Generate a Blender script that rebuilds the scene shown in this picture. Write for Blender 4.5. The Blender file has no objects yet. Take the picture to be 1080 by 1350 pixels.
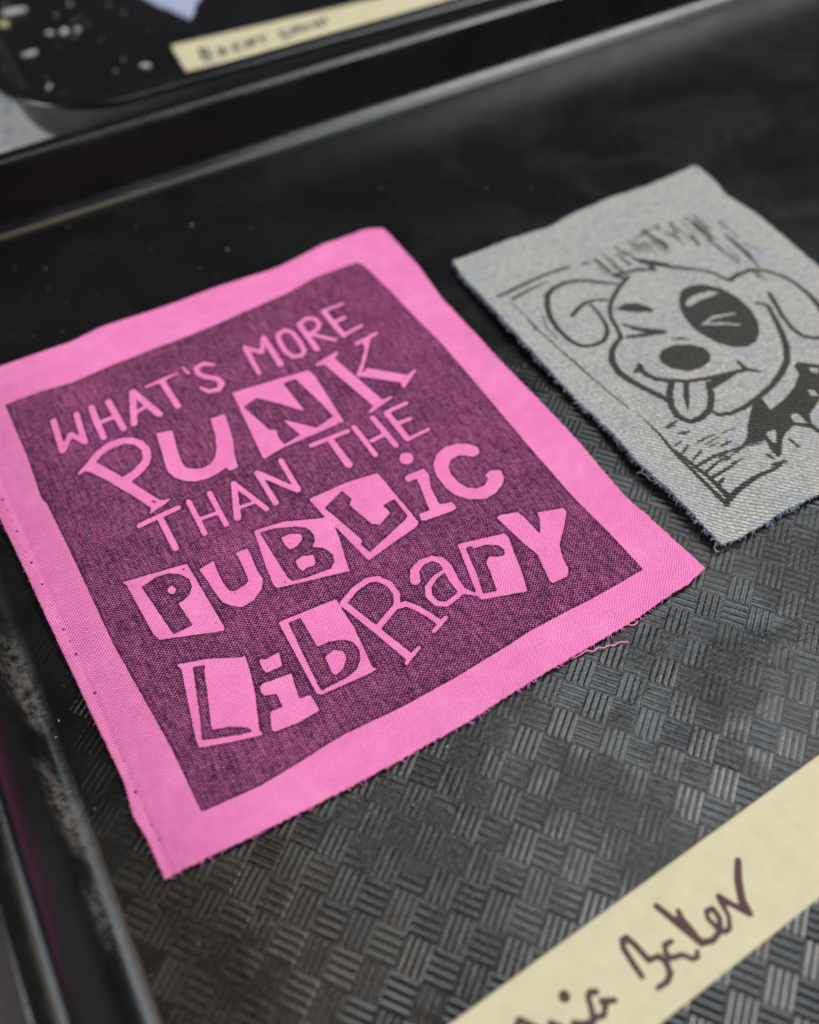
import bpy, bmesh, math, random
import numpy as np
from mathutils import Matrix, Vector

random.seed(7)
rng = np.random.default_rng(11)
scene = bpy.context.scene
COL = scene.collection

# ------------------------------------------------------------------ camera
CAM_ROT = np.array([[0.8722, 0.40255, -0.27789], [-0.4886, 0.69015, -0.53382], [-0.0231, 0.60137, 0.79864]])
CAM_LOC = np.array([-0.04134, -0.13413, 0.17])
cam_data = bpy.data.cameras.new('camera')
cam = bpy.data.objects.new('camera', cam_data)
COL.objects.link(cam)
m4 = Matrix(CAM_ROT.tolist()).to_4x4()
m4.translation = Vector(CAM_LOC)
cam.matrix_world = m4
cam_data.sensor_fit = 'HORIZONTAL'
cam_data.sensor_width = 36.0
cam_data.lens = 36.0 * 1250.0 / 1080.0
cam_data.clip_start = 0.005
cam_data.clip_end = 50.0
cam_data.dof.use_dof = True
cam_data.dof.focus_distance = 0.197
cam_data.dof.aperture_fstop = 8.5
cam_data.dof.aperture_blades = 7
scene.camera = cam

# ------------------------------------------------------------------ world and lamps
world = bpy.data.worlds.new('World')
scene.world = world
world.use_nodes = True
bgn = world.node_tree.nodes['Background']
bgn.inputs[0].default_value = (0.86, 0.92, 1.0, 1)
bgn.inputs[1].default_value = 0.06

def area(name, loc, target, sx, sy, power, color):
    d = bpy.data.lights.new(name, 'AREA')
    d.shape = 'RECTANGLE'; d.size = sx; d.size_y = sy; d.energy = power; d.color = color
    o = bpy.data.objects.new(name, d); COL.objects.link(o)
    o.location = loc
    o.rotation_euler = (Vector(target) - Vector(loc)).to_track_quat('-Z', 'Y').to_euler()
    return o
area('ceiling_light', (1.35, -0.85, 1.5), (0.05, 0, 0), 1.0, 0.9, 45, (1.0, 0.975, 0.95))
area('ceiling_light', (0.86, 0.34, 1.5), (0.05, 0, 0), 0.80, 0.90, 14.0, (0.86, 0.94, 1.0))
area('ceiling_light', (0.13, 0.36, 1.5), (0, 0, 0), 0.14, 0.40, 2.0, (1.0, 0.80, 0.60))
area('added_fill_light', (-2.1, 0.20, 1.2), (0, 0.1, 0), 0.8, 0.7, 36, (0.94, 0.97, 1.0))  # unseen fill lamp added at the left to brighten the white paper

scene.view_settings.view_transform = 'Standard'
scene.view_settings.look = 'None'
scene.view_settings.exposure = 0.0
scene.view_settings.gamma = 1.0
scene.view_settings.use_curve_mapping = False

# ------------------------------------------------------------------ traced outlines, millimetres on the tray floor
PINK = [
 ["s",[-43.88,46.85,0.77,-44.79,36.24,0.74]],
 ["s",[-44.69,36.18,0.67,-41.54,40.4,0.68,-39.29,36.09,0.68]],
 ["s",[-39.33,36.23,0.7,-38.36,46.19,0.73]],
 ["s",[-34.41,46.48,0.78,-34.78,40.98,0.86,-34.95,35.27,0.7]],
 ["s",[-30.17,46.23,0.81,-29.83,35.78,0.78]],
 ["s",[-33.99,40.52,0.57,-29.91,40.57,0.58]],
 ["s",[-23.83,46.23,0.84,-27.11,35.97,0.81]],
 ["s",[-23.83,46.23,0.89,-20.65,35.77,0.87]],
 ["s",[-25.65,39.16,0.48,-22.54,39.95,0.49]],
 ["s",[-20.3,46.18,0.4,-16.17,46.48,0.55,-11.77,46.79,0.3]],
 ["s",[-16.23,46.31,0.81,-15.78,35.9,0.78]],
 ["s",[-9.89,48.13,0.26,-9.36,45.36,0.41]],
 ["s",[-2.66,44.91,0.46,-4.71,46.69,0.67,-6.98,46.2,0.66,-7.25,43.77,0.71,-5.83,41.61,0.76,-3.8,39.86,0.75,-3.38,37.56,0.8,-4.95,36.17,0.74,-7.33,36.77,0.59,-8.49,38.81,0.5]],
 ["+",[-43.96,27.5,-41.08,29.54,-38.03,31.97,-34.66,33.36,-31.36,33.16,-28.86,31.82,-27.12,29.55,-26.45,26.7,-27.01,23.99,-28.42,21.82,-30.66,20.18,-33.81,18.82,-30.61,11.81,-29.61,10.11,-27.6,9.5,-29.12,8.7,-31.53,8.17,-33.32,7.67,-32.3,9.17,-33.87,12.87,-36.5,18.09,-38.14,21.64,-41.02,26.54,-42.11,27.59,-43.51,27.0]],
 ["-",[-39.02,28.93,-36.63,30.54,-34.12,31.2,-31.24,31.05,-29.23,29.56,-28.37,27.22,-28.85,24.47,-30.22,23.18,-32.8,21.73,-35.01,21.26,-36.74,24.62]],
 ["x",[-31.33,10.94,0.3,-31.06,10.34,0.3]],
 ["+",[-23.54,30.26,-19.79,29.12,-20.88,23.43,-21.54,18.38,-21.24,16.43,-19.85,15.15,-18.09,14.29,-15.9,14.49,-13.98,16.05,-12.61,18.58,-11.46,22.23,-10.45,27.95,-6.84,27.57,-7.64,22.49,-8.41,18.57,-9.82,14.52,-10.65,10.23,-12.89,10.48,-12.84,11.81,-15.16,11.11,-17.81,10.79,-20.89,11.44,-22.85,12.81,-24.55,14.85,-25.36,17.67,-24.78,21.48,-24.18,25.37]],
 ["+",[-2.4,33.39,17.34,30.97,17.9,28.21,17.14,10.76,1.14,10.51,-4.5,9.6]],
 ["-",[-1.97,27.5,2.12,28.59,6.2,24.0,10.48,18.54,9.82,29.9,13.26,29.78,13.81,26.52,15.15,18.73,15.7,13.53,10.6,12.2,8.22,14.74,4.51,18.83,6.3,12.1,1.64,11.13,1.32,13.79,1.91,16.56,0.44,17.23,-0.62,21.85]],
 ["x",[10.77,11.16,0.21,10.78,11.09,0.21]],
 ["x",[15.8,10.98,0.28,15.81,10.91,0.28]],
 ["+",[19.68,31.9,26.62,33.5,26.71,32.51,24.95,31.41,28.61,12.31,30.99,12.36,31.13,11.74,24.11,10.0,23.63,10.67,25.79,11.6,21.72,30.69,19.79,31.13]],
 ["+",[33.95,33.3,36.42,33.31,33.66,29.47,29.43,24.17,27.32,21.96,27.0,23.18,30.18,26.53,33.2,30.46]],
 ["s",[32.31,33.18,0.58,38.44,34.11,0.58]],
 ["+",[30.49,23.89,37.94,16.71,35.38,15.14,27.41,22.59]],
 ["+",[40.85,17.55,40.84,16.93,35.17,13.03,34.82,14.12,35.54,15.25,38.12,16.6]],
 ["x",[29.16,23.56,0.25,29.21,23.39,0.25]],
 ["s",[6.76,46.72,0.73,6.08,36.24,0.61]],
 ["s",[6.76,46.72,0.63,9.76,42.77,0.62,12.42,47.78,0.64]],
 ["s",[12.42,47.56,0.69,12.14,36.5,0.87]],
 ["s",[16.01,46.54,0.69,18.34,47.4,0.7,19.65,45.5,0.69,19.86,41.29,0.68,19.53,37.85,0.68,18.09,36.54,0.67,16.07,37.31,0.67,15.2,40.05,0.68,15.32,43.99,0.69,16.01,46.54,0.69]],
 ["s",[22.56,47.01,0.81,22.59,36.61,0.78]],
 ["s",[22.56,47.54,0.65,25.28,48.59,0.65,27.15,47.33,0.65,27.29,44.95,0.65,25.85,43.31,0.64,23.51,42.83,0.64,28.1,37.43,0.63]],
 ["s",[30.4,48.87,0.77,30.81,37.75,0.74]],
 ["s",[30.46,48.99,0.49,36.21,49.09,0.5]],
 ["s",[30.77,43.57,0.59,34.19,43.91,0.6]],
 ["s",[30.87,37.86,0.58,36.58,38.82,0.59]],
 ["s",[7.04,7.78,0.64,16.51,7.54,0.65]],
 ["s",[11.74,6.74,0.78,12.01,-1.98,0.9]],
 ["s",[18.5,7.88,0.66,18.79,-2.44,0.63]],
 ["s",[23.78,8.33,0.71,24.33,-2.36,0.69]],
 ["s",[20.04,1.87,0.55,23.34,2.09,0.56]],
 ["s",[27.43,7.78,0.76,27.72,-2.02,0.74]],
 ["s",[27.32,8.17,0.57,33.05,8.37,0.58]],
 ["s",[28.06,3.58,0.56,31.34,3.37,0.57]],
 ["s",[27.67,-2.12,0.46,33.51,-1.82,0.47]],
 ["s",[-36.27,5.87,0.63,-27.12,6.15,0.64]],
 ["s",[-31.62,4.67,0.72,-31.52,-4.03,0.69]],
 ["s",[-24.33,6.64,0.6,-24.5,-3.61,0.58]],
 ["s",[-19.33,6.52,0.61,-19.42,-3.68,0.59]],
 ["s",[-23.9,0.71,0.46,-19.57,0.37,0.47]],
 ["s",[-13.39,6.47,0.62,-16.5,-3.22,0.8]],
 ["s",[-13.38,6.3,0.62,-9.87,-4.08,0.6]],
 ["s",[-15.48,-0.64,0.43,-11.51,-1.02,0.43]],
 ["s",[-7.49,6.62,0.58,-7.33,-3.62,0.69]],
 ["s",[-7.49,6.62,0.69,-1.56,-2.72,0.67]],
 ["s",[-1.33,-2.86,0.61,-1.14,7.15,0.63]],
 ["+",[-44.73,-6.58,-30.95,-9.18,-29.92,-27.99,-30.35,-28.57,-42.54,-23.89,-43.18,-22.16,-44.0,-7.74]],
 ["-",[-41.48,-9.69,-38.0,-8.99,-35.11,-9.43,-33.01,-11.0,-31.88,-13.04,-32.02,-15.17,-33.12,-16.72,-34.73,-17.47,-36.11,-17.62,-35.29,-24.19,-39.71,-24.16]],
 ["+",[-36.89,-13.18,-35.75,-12.67,-35.18,-14.17,-36.22,-14.92,-37.03,-14.07]],
 ["x",[-32.09,-10.02,0.28,-32.05,-10.2,0.28]],
 ["x",[-31.06,-26.13,0.26,-31.03,-26.24,0.26]],
 ["+",[-29.11,-11.91,-25.6,-11.42,-25.87,-13.54,-26.02,-17.67,-25.59,-20.35,-24.66,-20.89,-22.22,-20.61,-21.02,-20.08,-20.66,-16.06,-20.48,-12.87,-20.86,-11.88,-17.93,-12.04,-18.01,-14.05,-18.49,-18.32,-18.26,-20.94,-19.45,-23.18,-22.18,-24.98,-24.95,-25.18,-26.66,-23.81,-27.88,-22.15,-28.31,-19.5,-28.59,-15.93]],
 ["x",[-21.47,-21.04,0.21,-21.46,-21.1,0.21]],
 ["x",[-24.87,-21.21,0.21,-24.86,-21.26,0.21]],
 ["+",[-14.73,-8.39,-8.0,-9.37,0.65,-13.05,1.43,-14.86,0.66,-19.73,-1.16,-27.38,-1.09,-28.42,-16.58,-24.61,-16.85,-23.48,-16.42,-19.02]],
 ["-",[-13.95,-9.38,-10.72,-9.93,-6.22,-11.75,-4.15,-13.49,-3.65,-15.9,-4.28,-17.63,-5.45,-18.78,-3.32,-20.27,-2.42,-22.6,-2.93,-24.59,-4.49,-25.95,-6.75,-25.63,-10.22,-25.36,-13.07,-24.69,-13.49,-23.46,-13.76,-17.54]],
 ["+",[-10.32,-13.07,-8.1,-13.15,-6.17,-14.28,-6.49,-15.83,-8.64,-16.92,-10.04,-16.88,-10.37,-15.4]],
 ["+",[-10.24,-20.34,-8.41,-19.88,-6.26,-20.88,-6.55,-22.74,-7.25,-23.34,-8.89,-22.99,-9.95,-23.53,-10.36,-22.29]],
 ["x",[-14.5,-24.1,0.27,-14.47,-24.22,0.27]],
 ["+",[-0.34,-6.42,8.66,-6.42,16.58,-7.59,17.83,-24.69,16.78,-25.41,3.69,-27.88,3.4,-27.25,1.11,-14.67,0.41,-11.83]],
 ["-",[1.51,-10.44,7.2,-8.01,8.09,-11.34,6.83,-12.55,8.67,-19.62,10.18,-20.77,13.68,-19.02,13.11,-16.5,16.33,-16.15,16.65,-21.84,15.87,-22.47,4.75,-26.25,3.94,-23.46,4.78,-22.64,3.05,-15.81]],
 ["+",[23.04,-6.36,24.05,-5.34,25.4,-5.53,26.1,-6.54,25.89,-8.04,24.92,-8.95,23.57,-8.81,22.8,-7.77]],
 ["+",[21.16,-12.18,22.15,-11.6,26.42,-11.94,26.5,-14.15,24.98,-17.55,24.29,-22.75,26.94,-23.63,27.14,-25.5,26.12,-25.73,19.2,-24.94,18.6,-24.33,19.15,-22.76,21.57,-23.08,23.31,-15.44,23.59,-13.77,21.34,-13.43]],
 ["+",[40.01,-14.4,40.62,-12.65,39.29,-10.66,36.95,-9.16,33.96,-8.74,31.08,-9.76,28.92,-12.06,27.88,-15.24,27.92,-18.99,28.66,-22.24,30.71,-24.72,34.06,-26.51,36.93,-26.23,39.56,-24.94,40.96,-23.47,41.5,-21.18,39.44,-20.09,37.63,-20.66,37.83,-21.93,35.95,-23.12,33.95,-23.08,32.09,-21.71,31.2,-19.48,30.98,-16.48,31.63,-14.23,33.18,-12.78,35.19,-12.47,36.77,-13.28,38.03,-14.61]],
 ["+",[-41.61,-31.08,-35.65,-32.98,-29.6,-36.03,-28.85,-36.02,-29.4,-39.84,-30.45,-44.74,-32.88,-52.29,-32.53,-53.48,-38.1,-51.85,-44.13,-49.76,-44.06,-47.85,-42.01,-37.26,-41.06,-32.48]],
 ["-",[-38.94,-33.05,-36.45,-34.05,-37.17,-34.94,-38.52,-40.1,-40.37,-46.4,-40.68,-47.62,-37.46,-48.67,-34.43,-50.61,-33.79,-51.97,-36.17,-51.39,-43.21,-48.73,-41.56,-43.3,-39.75,-36.02]],
 ["+",[-26.8,-38.09,-25.69,-38.94,-22.62,-38.73,-23.3,-41.84,-26.7,-41.61,-26.9,-40.42]],
 ["+",[-29.0,-43.9,-28.12,-43.57,-22.4,-44.3,-22.74,-45.81,-23.43,-50.03,-21.12,-50.53,-21.04,-54.27,-25.55,-54.51,-30.28,-53.98,-30.7,-53.34,-29.48,-49.83,-26.9,-50.09,-26.71,-46.9,-28.87,-46.07,-29.3,-44.99]],
 ["x",[-26.05,-40.73,0.2,-26.04,-40.79,0.2]],
 ["x",[-24.21,-41.15,0.16,-24.19,-41.2,0.16]],
 ["+",[-19.77,-32.47,-17.3,-32.51,-6.96,-33.31,-7.03,-35.41,-6.81,-41.11,-7.84,-51.19,-6.99,-51.89,-8.65,-52.01,-19.35,-51.42,-19.88,-50.62,-19.86,-45.98]],
 ["-",[-18.11,-33.43,-15.33,-33.65,-15.24,-41.44,-12.79,-41.51,-9.89,-42.6,-8.42,-44.25,-8.19,-46.4,-9.01,-48.34,-10.63,-50.01,-13.22,-50.66,-16.94,-50.63,-18.86,-50.79,-18.95,-49.47,-18.4,-38.94]],
 ["+",[-14.92,-44.28,-12.76,-43.75,-11.16,-45.12,-11.33,-46.57,-12.79,-48.33,-14.81,-48.98,-15.27,-48.41]],
 ["x",[-8.57,-50.93,0.21,-8.58,-51.02,0.21]],
 ["+",[-7.0,-34.95,-5.93,-34.39,-5.14,-35.56,0.43,-52.25,2.6,-51.51,2.85,-52.1,-1.59,-54.14,-1.91,-53.52,-1.04,-53.15,-3.76,-44.24,-6.51,-35.94]],
 ["s",[-6.2,-34.94,0.65,-2.7,-33.13,0.66,0.94,-32.32,0.66,3.0,-33.02,0.66,4.53,-35.48,0.66,4.71,-38.49,0.65,3.35,-40.94,0.64,0.98,-42.01,0.64,-2.46,-43.63,0.63]],
 ["s",[3.56,-41.3,0.61,5.19,-41.63,0.61,6.55,-43.5,0.6,8.06,-46.48,0.6,8.96,-49.08,0.59]],
 ["s",[10.62,-48.65,0.45,6.92,-50.18,0.44]],
 ["s",[9.71,-37.55,1.09,10.77,-35.3,0.91,13.09,-34.15,0.75,15.49,-34.33,0.6,17.07,-35.95,0.8,17.28,-38.08,0.99,16.83,-41.29,0.97,16.85,-44.71,0.77,19.04,-47.22,0.23]],
 ["s",[16.64,-38.46,0.35,13.65,-38.95,0.47,11.14,-40.43,0.66,10.26,-42.33,0.65,10.7,-44.72,0.61,12.41,-45.95,0.57,15.6,-45.42,0.53,16.85,-44.71,0.5]],
 ["+",[22.2,-34.08,32.41,-36.79,32.79,-37.9,31.47,-42.29,30.25,-47.11,28.59,-51.75,19.17,-48.68,19.1,-47.45,20.5,-41.45]],
 ["-",[23.17,-35.67,24.66,-36.03,24.63,-36.78,27.36,-37.23,29.79,-38.85,30.22,-40.54,29.5,-41.66,28.17,-41.39,26.29,-40.3,25.01,-41.32,24.53,-43.78,23.16,-48.6,20.24,-47.63,21.6,-43.07]],
 ["x",[27.61,-50.03,0.19,27.62,-50.08,0.19]],
 ["+",[33.4,-32.15,34.69,-32.2,38.2,-33.32,38.72,-35.25,39.2,-40.85,41.64,-37.22,41.98,-35.52,47.64,-37.36,47.83,-38.39,45.51,-41.08,41.12,-45.34,39.89,-48.2,39.51,-49.99,39.3,-51.36,37.98,-52.82,34.4,-52.7,34.15,-51.82,35.73,-45.02,34.89,-41.72]],
]
PANEL = [-52.83,58.29,-48.42,58.39,-43.55,58.24,-36.54,57.18,-26.53,57.99,-14.52,58.46,-2.3,58.53,6.88,58.88,11.44,59.3,24.23,60.22,34.51,62.55,44.37,62.32,47.34,62.08,48.36,59.93,49.68,46.67,50.28,33.75,51.14,22.15,51.3,15.59,51.12,-15.76,51.55,-37.0,52.44,-47.71,52.88,-59.45,39.13,-59.98,35.34,-59.91,24.03,-60.0,18.71,-60.56,5.18,-61.45,-7.06,-61.61,-19.3,-61.07,-24.33,-61.51,-28.16,-61.9,-37.11,-62.5,-45.12,-61.84,-48.42,-61.57,-48.81,-47.48,-49.26,-42.1,-51.19,-20.22,-51.56,-6.38,-52.04,8.84,-52.65,22.58,-53.27,24.71,-52.63,39.07,-52.73,50.9]
HOLES = [-61.03,28.48,-60.93,24.91,-60.83,21.39,-60.59,17.85,-60.34,11.32,-60.1,7.96,-59.84,4.17,-59.7,1.19,-59.39,-5.08,-59.16,-8.4,-58.98,-11.84,-58.69,-15.08,-58.5,-18.61,-58.09,-25.31,-57.84,-28.89,-57.67,-32.16,-57.86,-35.54,-57.47,-42.52,-57.51,-45.26,-57.23,-49.16,-57.61,-51.93,-57.21,-55.75,-57.17,-59.27,-56.76,-62.48]
PT = [[-65.8,71.07],[-50.65,71.78],[-39.67,71.73],[-31.62,71.58],[-23.54,72.68],[-14.59,72.7],[-0.84,72.29],[11.41,71.9],[25.87,71.61],[42.52,73.58],[56.04,72.72],[60.0,70.87]]
PR = [[60.0,70.87],[60.43,68.45],[60.86,52.45],[60.08,37.39],[60.12,30.32],[60.7,1.89],[61.61,-19.7],[61.38,-42.12],[62.22,-47.9],[63.31,-59.63],[63.75,-66.09]]
PB = [[-58.43,-69.67],[-57.08,-69.41],[-55.32,-69.61],[-52.21,-69.64],[-41.96,-70.29],[-27.95,-70.8],[-11.11,-70.99],[-7.04,-70.73],[3.07,-70.62],[15.08,-69.71],[28.01,-69.1],[44.75,-68.49],[51.51,-67.57],[59.0,-67.18],[63.75,-66.09]]
PL = [[-65.8,71.07],[-64.47,46.56],[-63.09,23.94],[-62.03,7.03],[-61.04,-12.3],[-59.81,-34.23],[-58.87,-49.22],[-59.54,-56.18],[-58.73,-61.82],[-58.43,-69.67]]
DOG = [
 ["s",[103.77,16.69,0.39,100.31,19.57,0.56,95.44,23.62,0.51,91.37,24.91,0.62,87.15,24.37,0.72,84.33,22.86,0.83,81.64,18.99,0.81,79.76,14.75,0.75,78.9,10.03,0.73,79.15,5.12,0.67,80.68,2.12,0.62,83.47,0.9,0.62,86.7,1.0,0.62,89.27,2.76,0.63,90.98,5.82,0.53,92.03,10.49,0.43,92.08,14.31,0.38]],
 ["s",[97.27,13.17,0.38,94.22,15.0,0.44,91.87,15.53,0.55,88.83,14.7,0.65,85.41,12.9,0.64]],
 ["s",[107.29,18.0,0.62,103.44,16.24,0.61,98.83,13.42,0.6,95.78,10.56,0.6,93.69,7.22,0.59,92.68,3.32,0.58,91.51,-0.04,0.62,89.09,-1.14,0.67,86.32,-3.08,0.76,84.15,-6.02,0.85,83.27,-9.99,0.94,83.99,-13.82,0.88,85.41,-18.0,0.82,86.99,-21.89,0.76,87.68,-23.93,0.71]],
 ["s",[104.12,28.66,0.52,104.47,22.16,0.51]],
 ["s",[104.4,20.55,0.57,107.78,19.77,0.57,111.34,19.21,0.57,115.26,16.86,0.57]],
 ["s",[115.17,16.75,0.63,115.73,20.43,0.63,119.78,16.74,0.63]],
 ["s",[114.59,21.95,0.69,117.08,19.2,0.69]],
 ["s",[106.75,23.71,0.4,107.6,20.29,0.4]],
 ["s",[104.58,20.03,0.51,106.67,17.55,0.51]],
 ["s",[113.98,21.9,0.69,115.42,20.03,0.81,119.28,16.12,0.63,122.57,12.99,0.63,126.01,10.09,0.51,127.97,6.86,0.51,129.61,2.62,0.56]],
 ["s",[72.34,28.44,0.5,79.78,29.58,0.56,87.96,30.39,0.43,95.89,29.79,0.52]],
 ["s",[75.24,25.92,0.49,80.77,26.98,0.42,87.75,27.64,0.25]],
 ["s",[74.13,25.02,0.14,74.29,18.0,0.19,74.08,11.41,0.24,74.8,4.1,0.23,75.68,-2.75,0.33,76.34,-8.96,0.22,77.18,-16.1,0.22,77.96,-21.1,0.17]],
 ["s",[78.43,16.3,0.19,76.64,12.11,0.18,76.74,6.91,0.18]],
 ["+",[96.8,9.57,100.28,9.82,103.06,8.39,104.77,5.59,105.21,4.02,103.8,3.63,100.91,5.59,98.17,7.75]],
 ["s",[94.94,3.46,0.42,96.95,0.41,0.79,102.09,-4.12,0.73]],
 ["s",[92.8,-0.8,0.47,97.07,-2.24,0.73,102.09,-4.12,0.52]],
 ["+",[94.83,-10.95,97.63,-9.08,101.27,-9.23,104.63,-11.08,106.95,-13.53,106.8,-16.63,105.05,-18.4,101.72,-19.19,98.1,-18.42,95.62,-16.27,94.42,-13.14]],
 ["s",[101.97,-7.34,0.23,104.39,-8.04,0.34,105.93,-9.83,0.18]],
 ["+",[113.3,4.01,116.43,6.48,120.02,6.34,123.48,4.27,125.56,1.27,126.83,-3.28,126.74,-8.65,125.34,-13.12,123.12,-16.25,119.85,-18.67,116.6,-18.9,113.86,-17.63,111.24,-14.28,109.93,-10.61,109.39,-6.61,110.0,-2.48,111.44,1.23]],
 ["-",[113.32,1.27,115.39,2.76,118.97,2.98,122.3,2.18,124.15,0.29,121.36,0.38,117.61,0.65,113.72,0.03]],
 ["x",[112.44,-6.94,0.32,116.34,-6.26,0.53,122.08,-7.78,0.37]],
 ["x",[112.44,-6.94,0.32,115.98,-8.67,0.53,120.59,-11.78,0.31]],
 ["s",[129.84,2.89,0.73,133.4,3.61,0.68,137.78,3.22,0.57,140.69,1.14,0.57,143.21,-2.66,0.56,144.11,-6.85,0.61,144.05,-11.98,0.71,143.0,-16.8,0.8,140.69,-22.25,0.79,137.44,-26.21,0.72]],
 ["s",[135.14,-6.67,0.66,133.71,-10.5,0.65,131.97,-15.56,0.58,131.16,-19.55,0.63,131.38,-22.98,0.62,133.18,-25.28,0.51,134.77,-25.72,0.62,137.44,-26.21,0.67]],
 ["s",[129.61,-7.67,0.49,131.47,-9.78,0.48]],
 ["s",[131.57,-9.99,0.59,129.67,-14.94,0.69,127.64,-19.67,0.78,125.12,-23.95,0.86,121.94,-27.7,0.85,118.01,-30.19,0.84,112.71,-32.45,0.72,107.21,-33.81,0.67,101.13,-34.75,0.66]],
 ["s",[107.21,-33.81,0.67,102.37,-34.52,0.61,98.15,-34.59,0.56,95.39,-33.59,0.61,94.55,-32.15,0.51]],
 ["s",[89.19,-10.4,0.65,88.45,-13.4,0.69,89.68,-16.5,0.64,92.51,-18.85,0.54,95.86,-21.16,0.54,99.96,-22.58,0.63,104.26,-23.77,0.73,110.72,-24.99,0.59]],
 ["+",[100.64,-23.65,106.78,-24.57,109.89,-24.71,106.0,-25.47,102.36,-26.0,99.84,-26.18]],
 ["s",[111.15,-22.01,0.5,110.99,-24.68,0.64,113.6,-27.24,0.34]],
 ["s",[86.67,-12.0,0.49,89.19,-11.09,0.7]],
 ["s",[88.1,-11.48,0.6,88.45,-14.08,0.64,89.68,-16.5,0.69,91.8,-18.43,0.73]],
 ["s",[92.14,-19.63,0.83,89.63,-21.8,0.86,87.15,-25.55,0.8,86.45,-28.96,0.84,87.64,-31.86,0.69,90.91,-32.22,0.79,94.4,-31.1,0.8,97.28,-28.29,0.81,99.72,-24.44,0.82]],
 ["s",[95.14,-21.41,0.63,92.41,-24.76,0.76,89.91,-28.46,0.23]],
 ["+",[105.22,-34.27,107.72,-34.44,106.8,-38.4,111.84,-37.52,116.67,-35.78,120.94,-32.95,121.92,-30.11,123.67,-29.42,127.65,-33.15,130.67,-36.66,125.43,-44.23,118.36,-46.48,119.27,-41.9,113.53,-44.27,111.93,-47.08,112.32,-49.16,111.2,-50.34,110.84,-47.68,108.21,-44.89,104.67,-45.9,102.55,-47.08,99.19,-50.48,97.84,-50.57,98.08,-48.06,99.2,-45.11,96.15,-44.53,93.28,-43.75,96.38,-42.24,98.87,-39.4,101.93,-36.81]],
 ["-",[100.63,-43.52,102.7,-43.51,103.37,-44.21,100.66,-47.18,100.18,-46.3]],
 ["-",[109.61,-41.96,111.52,-42.46,111.29,-46.09,108.77,-44.29]],
 ["-",[118.86,-38.07,120.05,-39.1,119.72,-40.87,117.97,-40.16]],
 ["-",[124.53,-32.34,126.45,-33.82,125.03,-35.02,123.82,-33.97]],
 ["s",[104.07,-47.67,0.36,104.29,-50.5,0.36]],
 ["s",[96.37,-48.83,0.44,96.67,-50.18,0.44]],
 ["s",[95.29,-51.71,0.39,98.62,-52.49,0.39]],
 ["s",[78.52,-23.66,0.12,78.91,-27.04,0.19,78.98,-31.41,0.36,78.41,-37.71,0.44,78.52,-44.2,0.48,78.63,-50.48,0.55,78.72,-55.49,0.62]],
 ["s",[79.34,-54.76,0.71,83.96,-53.32,0.72,89.49,-52.61,0.56,94.27,-52.84,0.48,96.94,-52.67,0.39]],
 ["s",[79.07,-37.5,0.36,79.81,-43.22,0.52,80.52,-47.08,0.56,80.57,-51.06,0.64,80.6,-53.85,0.84]],
 ["s",[80.14,-43.41,0.44,85.42,-43.0,0.44,93.11,-43.95,0.27,97.82,-45.51,0.16]],
 ["s",[80.5,-45.93,0.43,85.42,-44.76,0.31,91.41,-44.74,0.16]],
 ["s",[81.5,-47.65,0.43,86.07,-47.46,0.39,90.05,-46.89,0.15]],
 ["s",[80.88,-50.12,0.38,83.13,-49.18,0.39]],
 ["s",[80.78,-41.45,0.31,84.25,-40.24,0.31]],
 ["s",[80.08,-38.69,0.27,82.73,-37.26,0.27]],
 ["s",[79.72,-36.09,0.22,82.05,-35.65,0.23]],
 ["s",[89.1,-41.59,0.2,92.14,-41.57,0.2]],
 ["s",[91.85,-38.36,0.18,95.61,-38.73,0.18]],
 ["s",[123.03,32.15,0.3,123.9,21.93,0.35]],
 ["s",[127.72,32.03,0.36,127.33,30.01,0.36]],
 ["s",[132.17,31.17,0.4,130.86,26.54,0.39]],
 ["s",[137.14,30.93,0.34,137.75,26.44,0.39,138.34,22.04,0.21]],
 ["s",[139.7,30.31,0.37,139.74,22.98,0.3]],
 ["s",[133.57,23.57,0.48,132.47,18.95,0.47]],
 ["s",[144.31,24.77,0.24,144.08,15.92,0.24]],
 ["s",[141.87,19.02,0.36,140.44,3.53,0.34]],
 ["s",[141.98,16.3,0.42,141.55,7.49,0.4]],
 ["s",[136.76,11.63,0.32,136.71,7.43,0.32]],
 ["s",[143.38,13.71,0.21,145.35,9.05,0.2]],
 ["s",[106.83,30.02,0.2,107.47,26.22,0.2]],
 ["s",[112.2,30.26,0.35,112.36,25.84,0.35]],
 ["s",[116.77,30.14,0.3,116.84,24.87,0.29]],
 ["s",[123.67,32.21,0.42,124.14,22.22,0.29]],
 ["s",[123.74,27.71,0.24,124.6,22.81,0.24]],
 ["s",[99.89,29.08,0.35,101.86,27.89,0.35]],
 ["s",[122.32,31.23,0.24,128.78,31.85,0.24]],
 ["s",[118.44,30.01,0.27,122.73,30.98,0.27]],
 ["s",[129.61,26.84,0.21,129.07,20.99,0.21]],
 ["s",[110.64,24.32,0.2,111.3,21.4,0.2]],
 ["s",[74.31,17.23,0.27,73.69,12.38,0.26]],
 ["s",[136.4,19.57,0.33,136.43,17.1,0.32]],
 ["s",[137.55,27.38,0.24,137.47,21.58,0.24]],
 ["s",[138.6,13.36,0.18,138.07,8.3,0.17]],
 ["s",[138.45,27.66,0.34,137.69,20.38,0.33]],
 ["s",[136.24,16.51,0.18,136.69,11.0,0.17]],
 ["s",[136.84,16.59,0.24,136.71,11.16,0.23]],
 ["s",[137.44,4.66,0.23,137.77,-0.47,0.22]],
 ["s",[138.55,25.06,0.33,137.92,18.65,0.33]],
 ["s",[137.37,4.37,0.17,137.27,-0.09,0.17]],
 ["s",[136.88,26.87,0.18,136.82,23.49,0.18]],
 ["s",[136.22,17.13,0.24,136.5,12.73,0.23]],
 ["s",[138.52,3.52,0.17,138.53,-1.66,0.17]],
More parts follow.
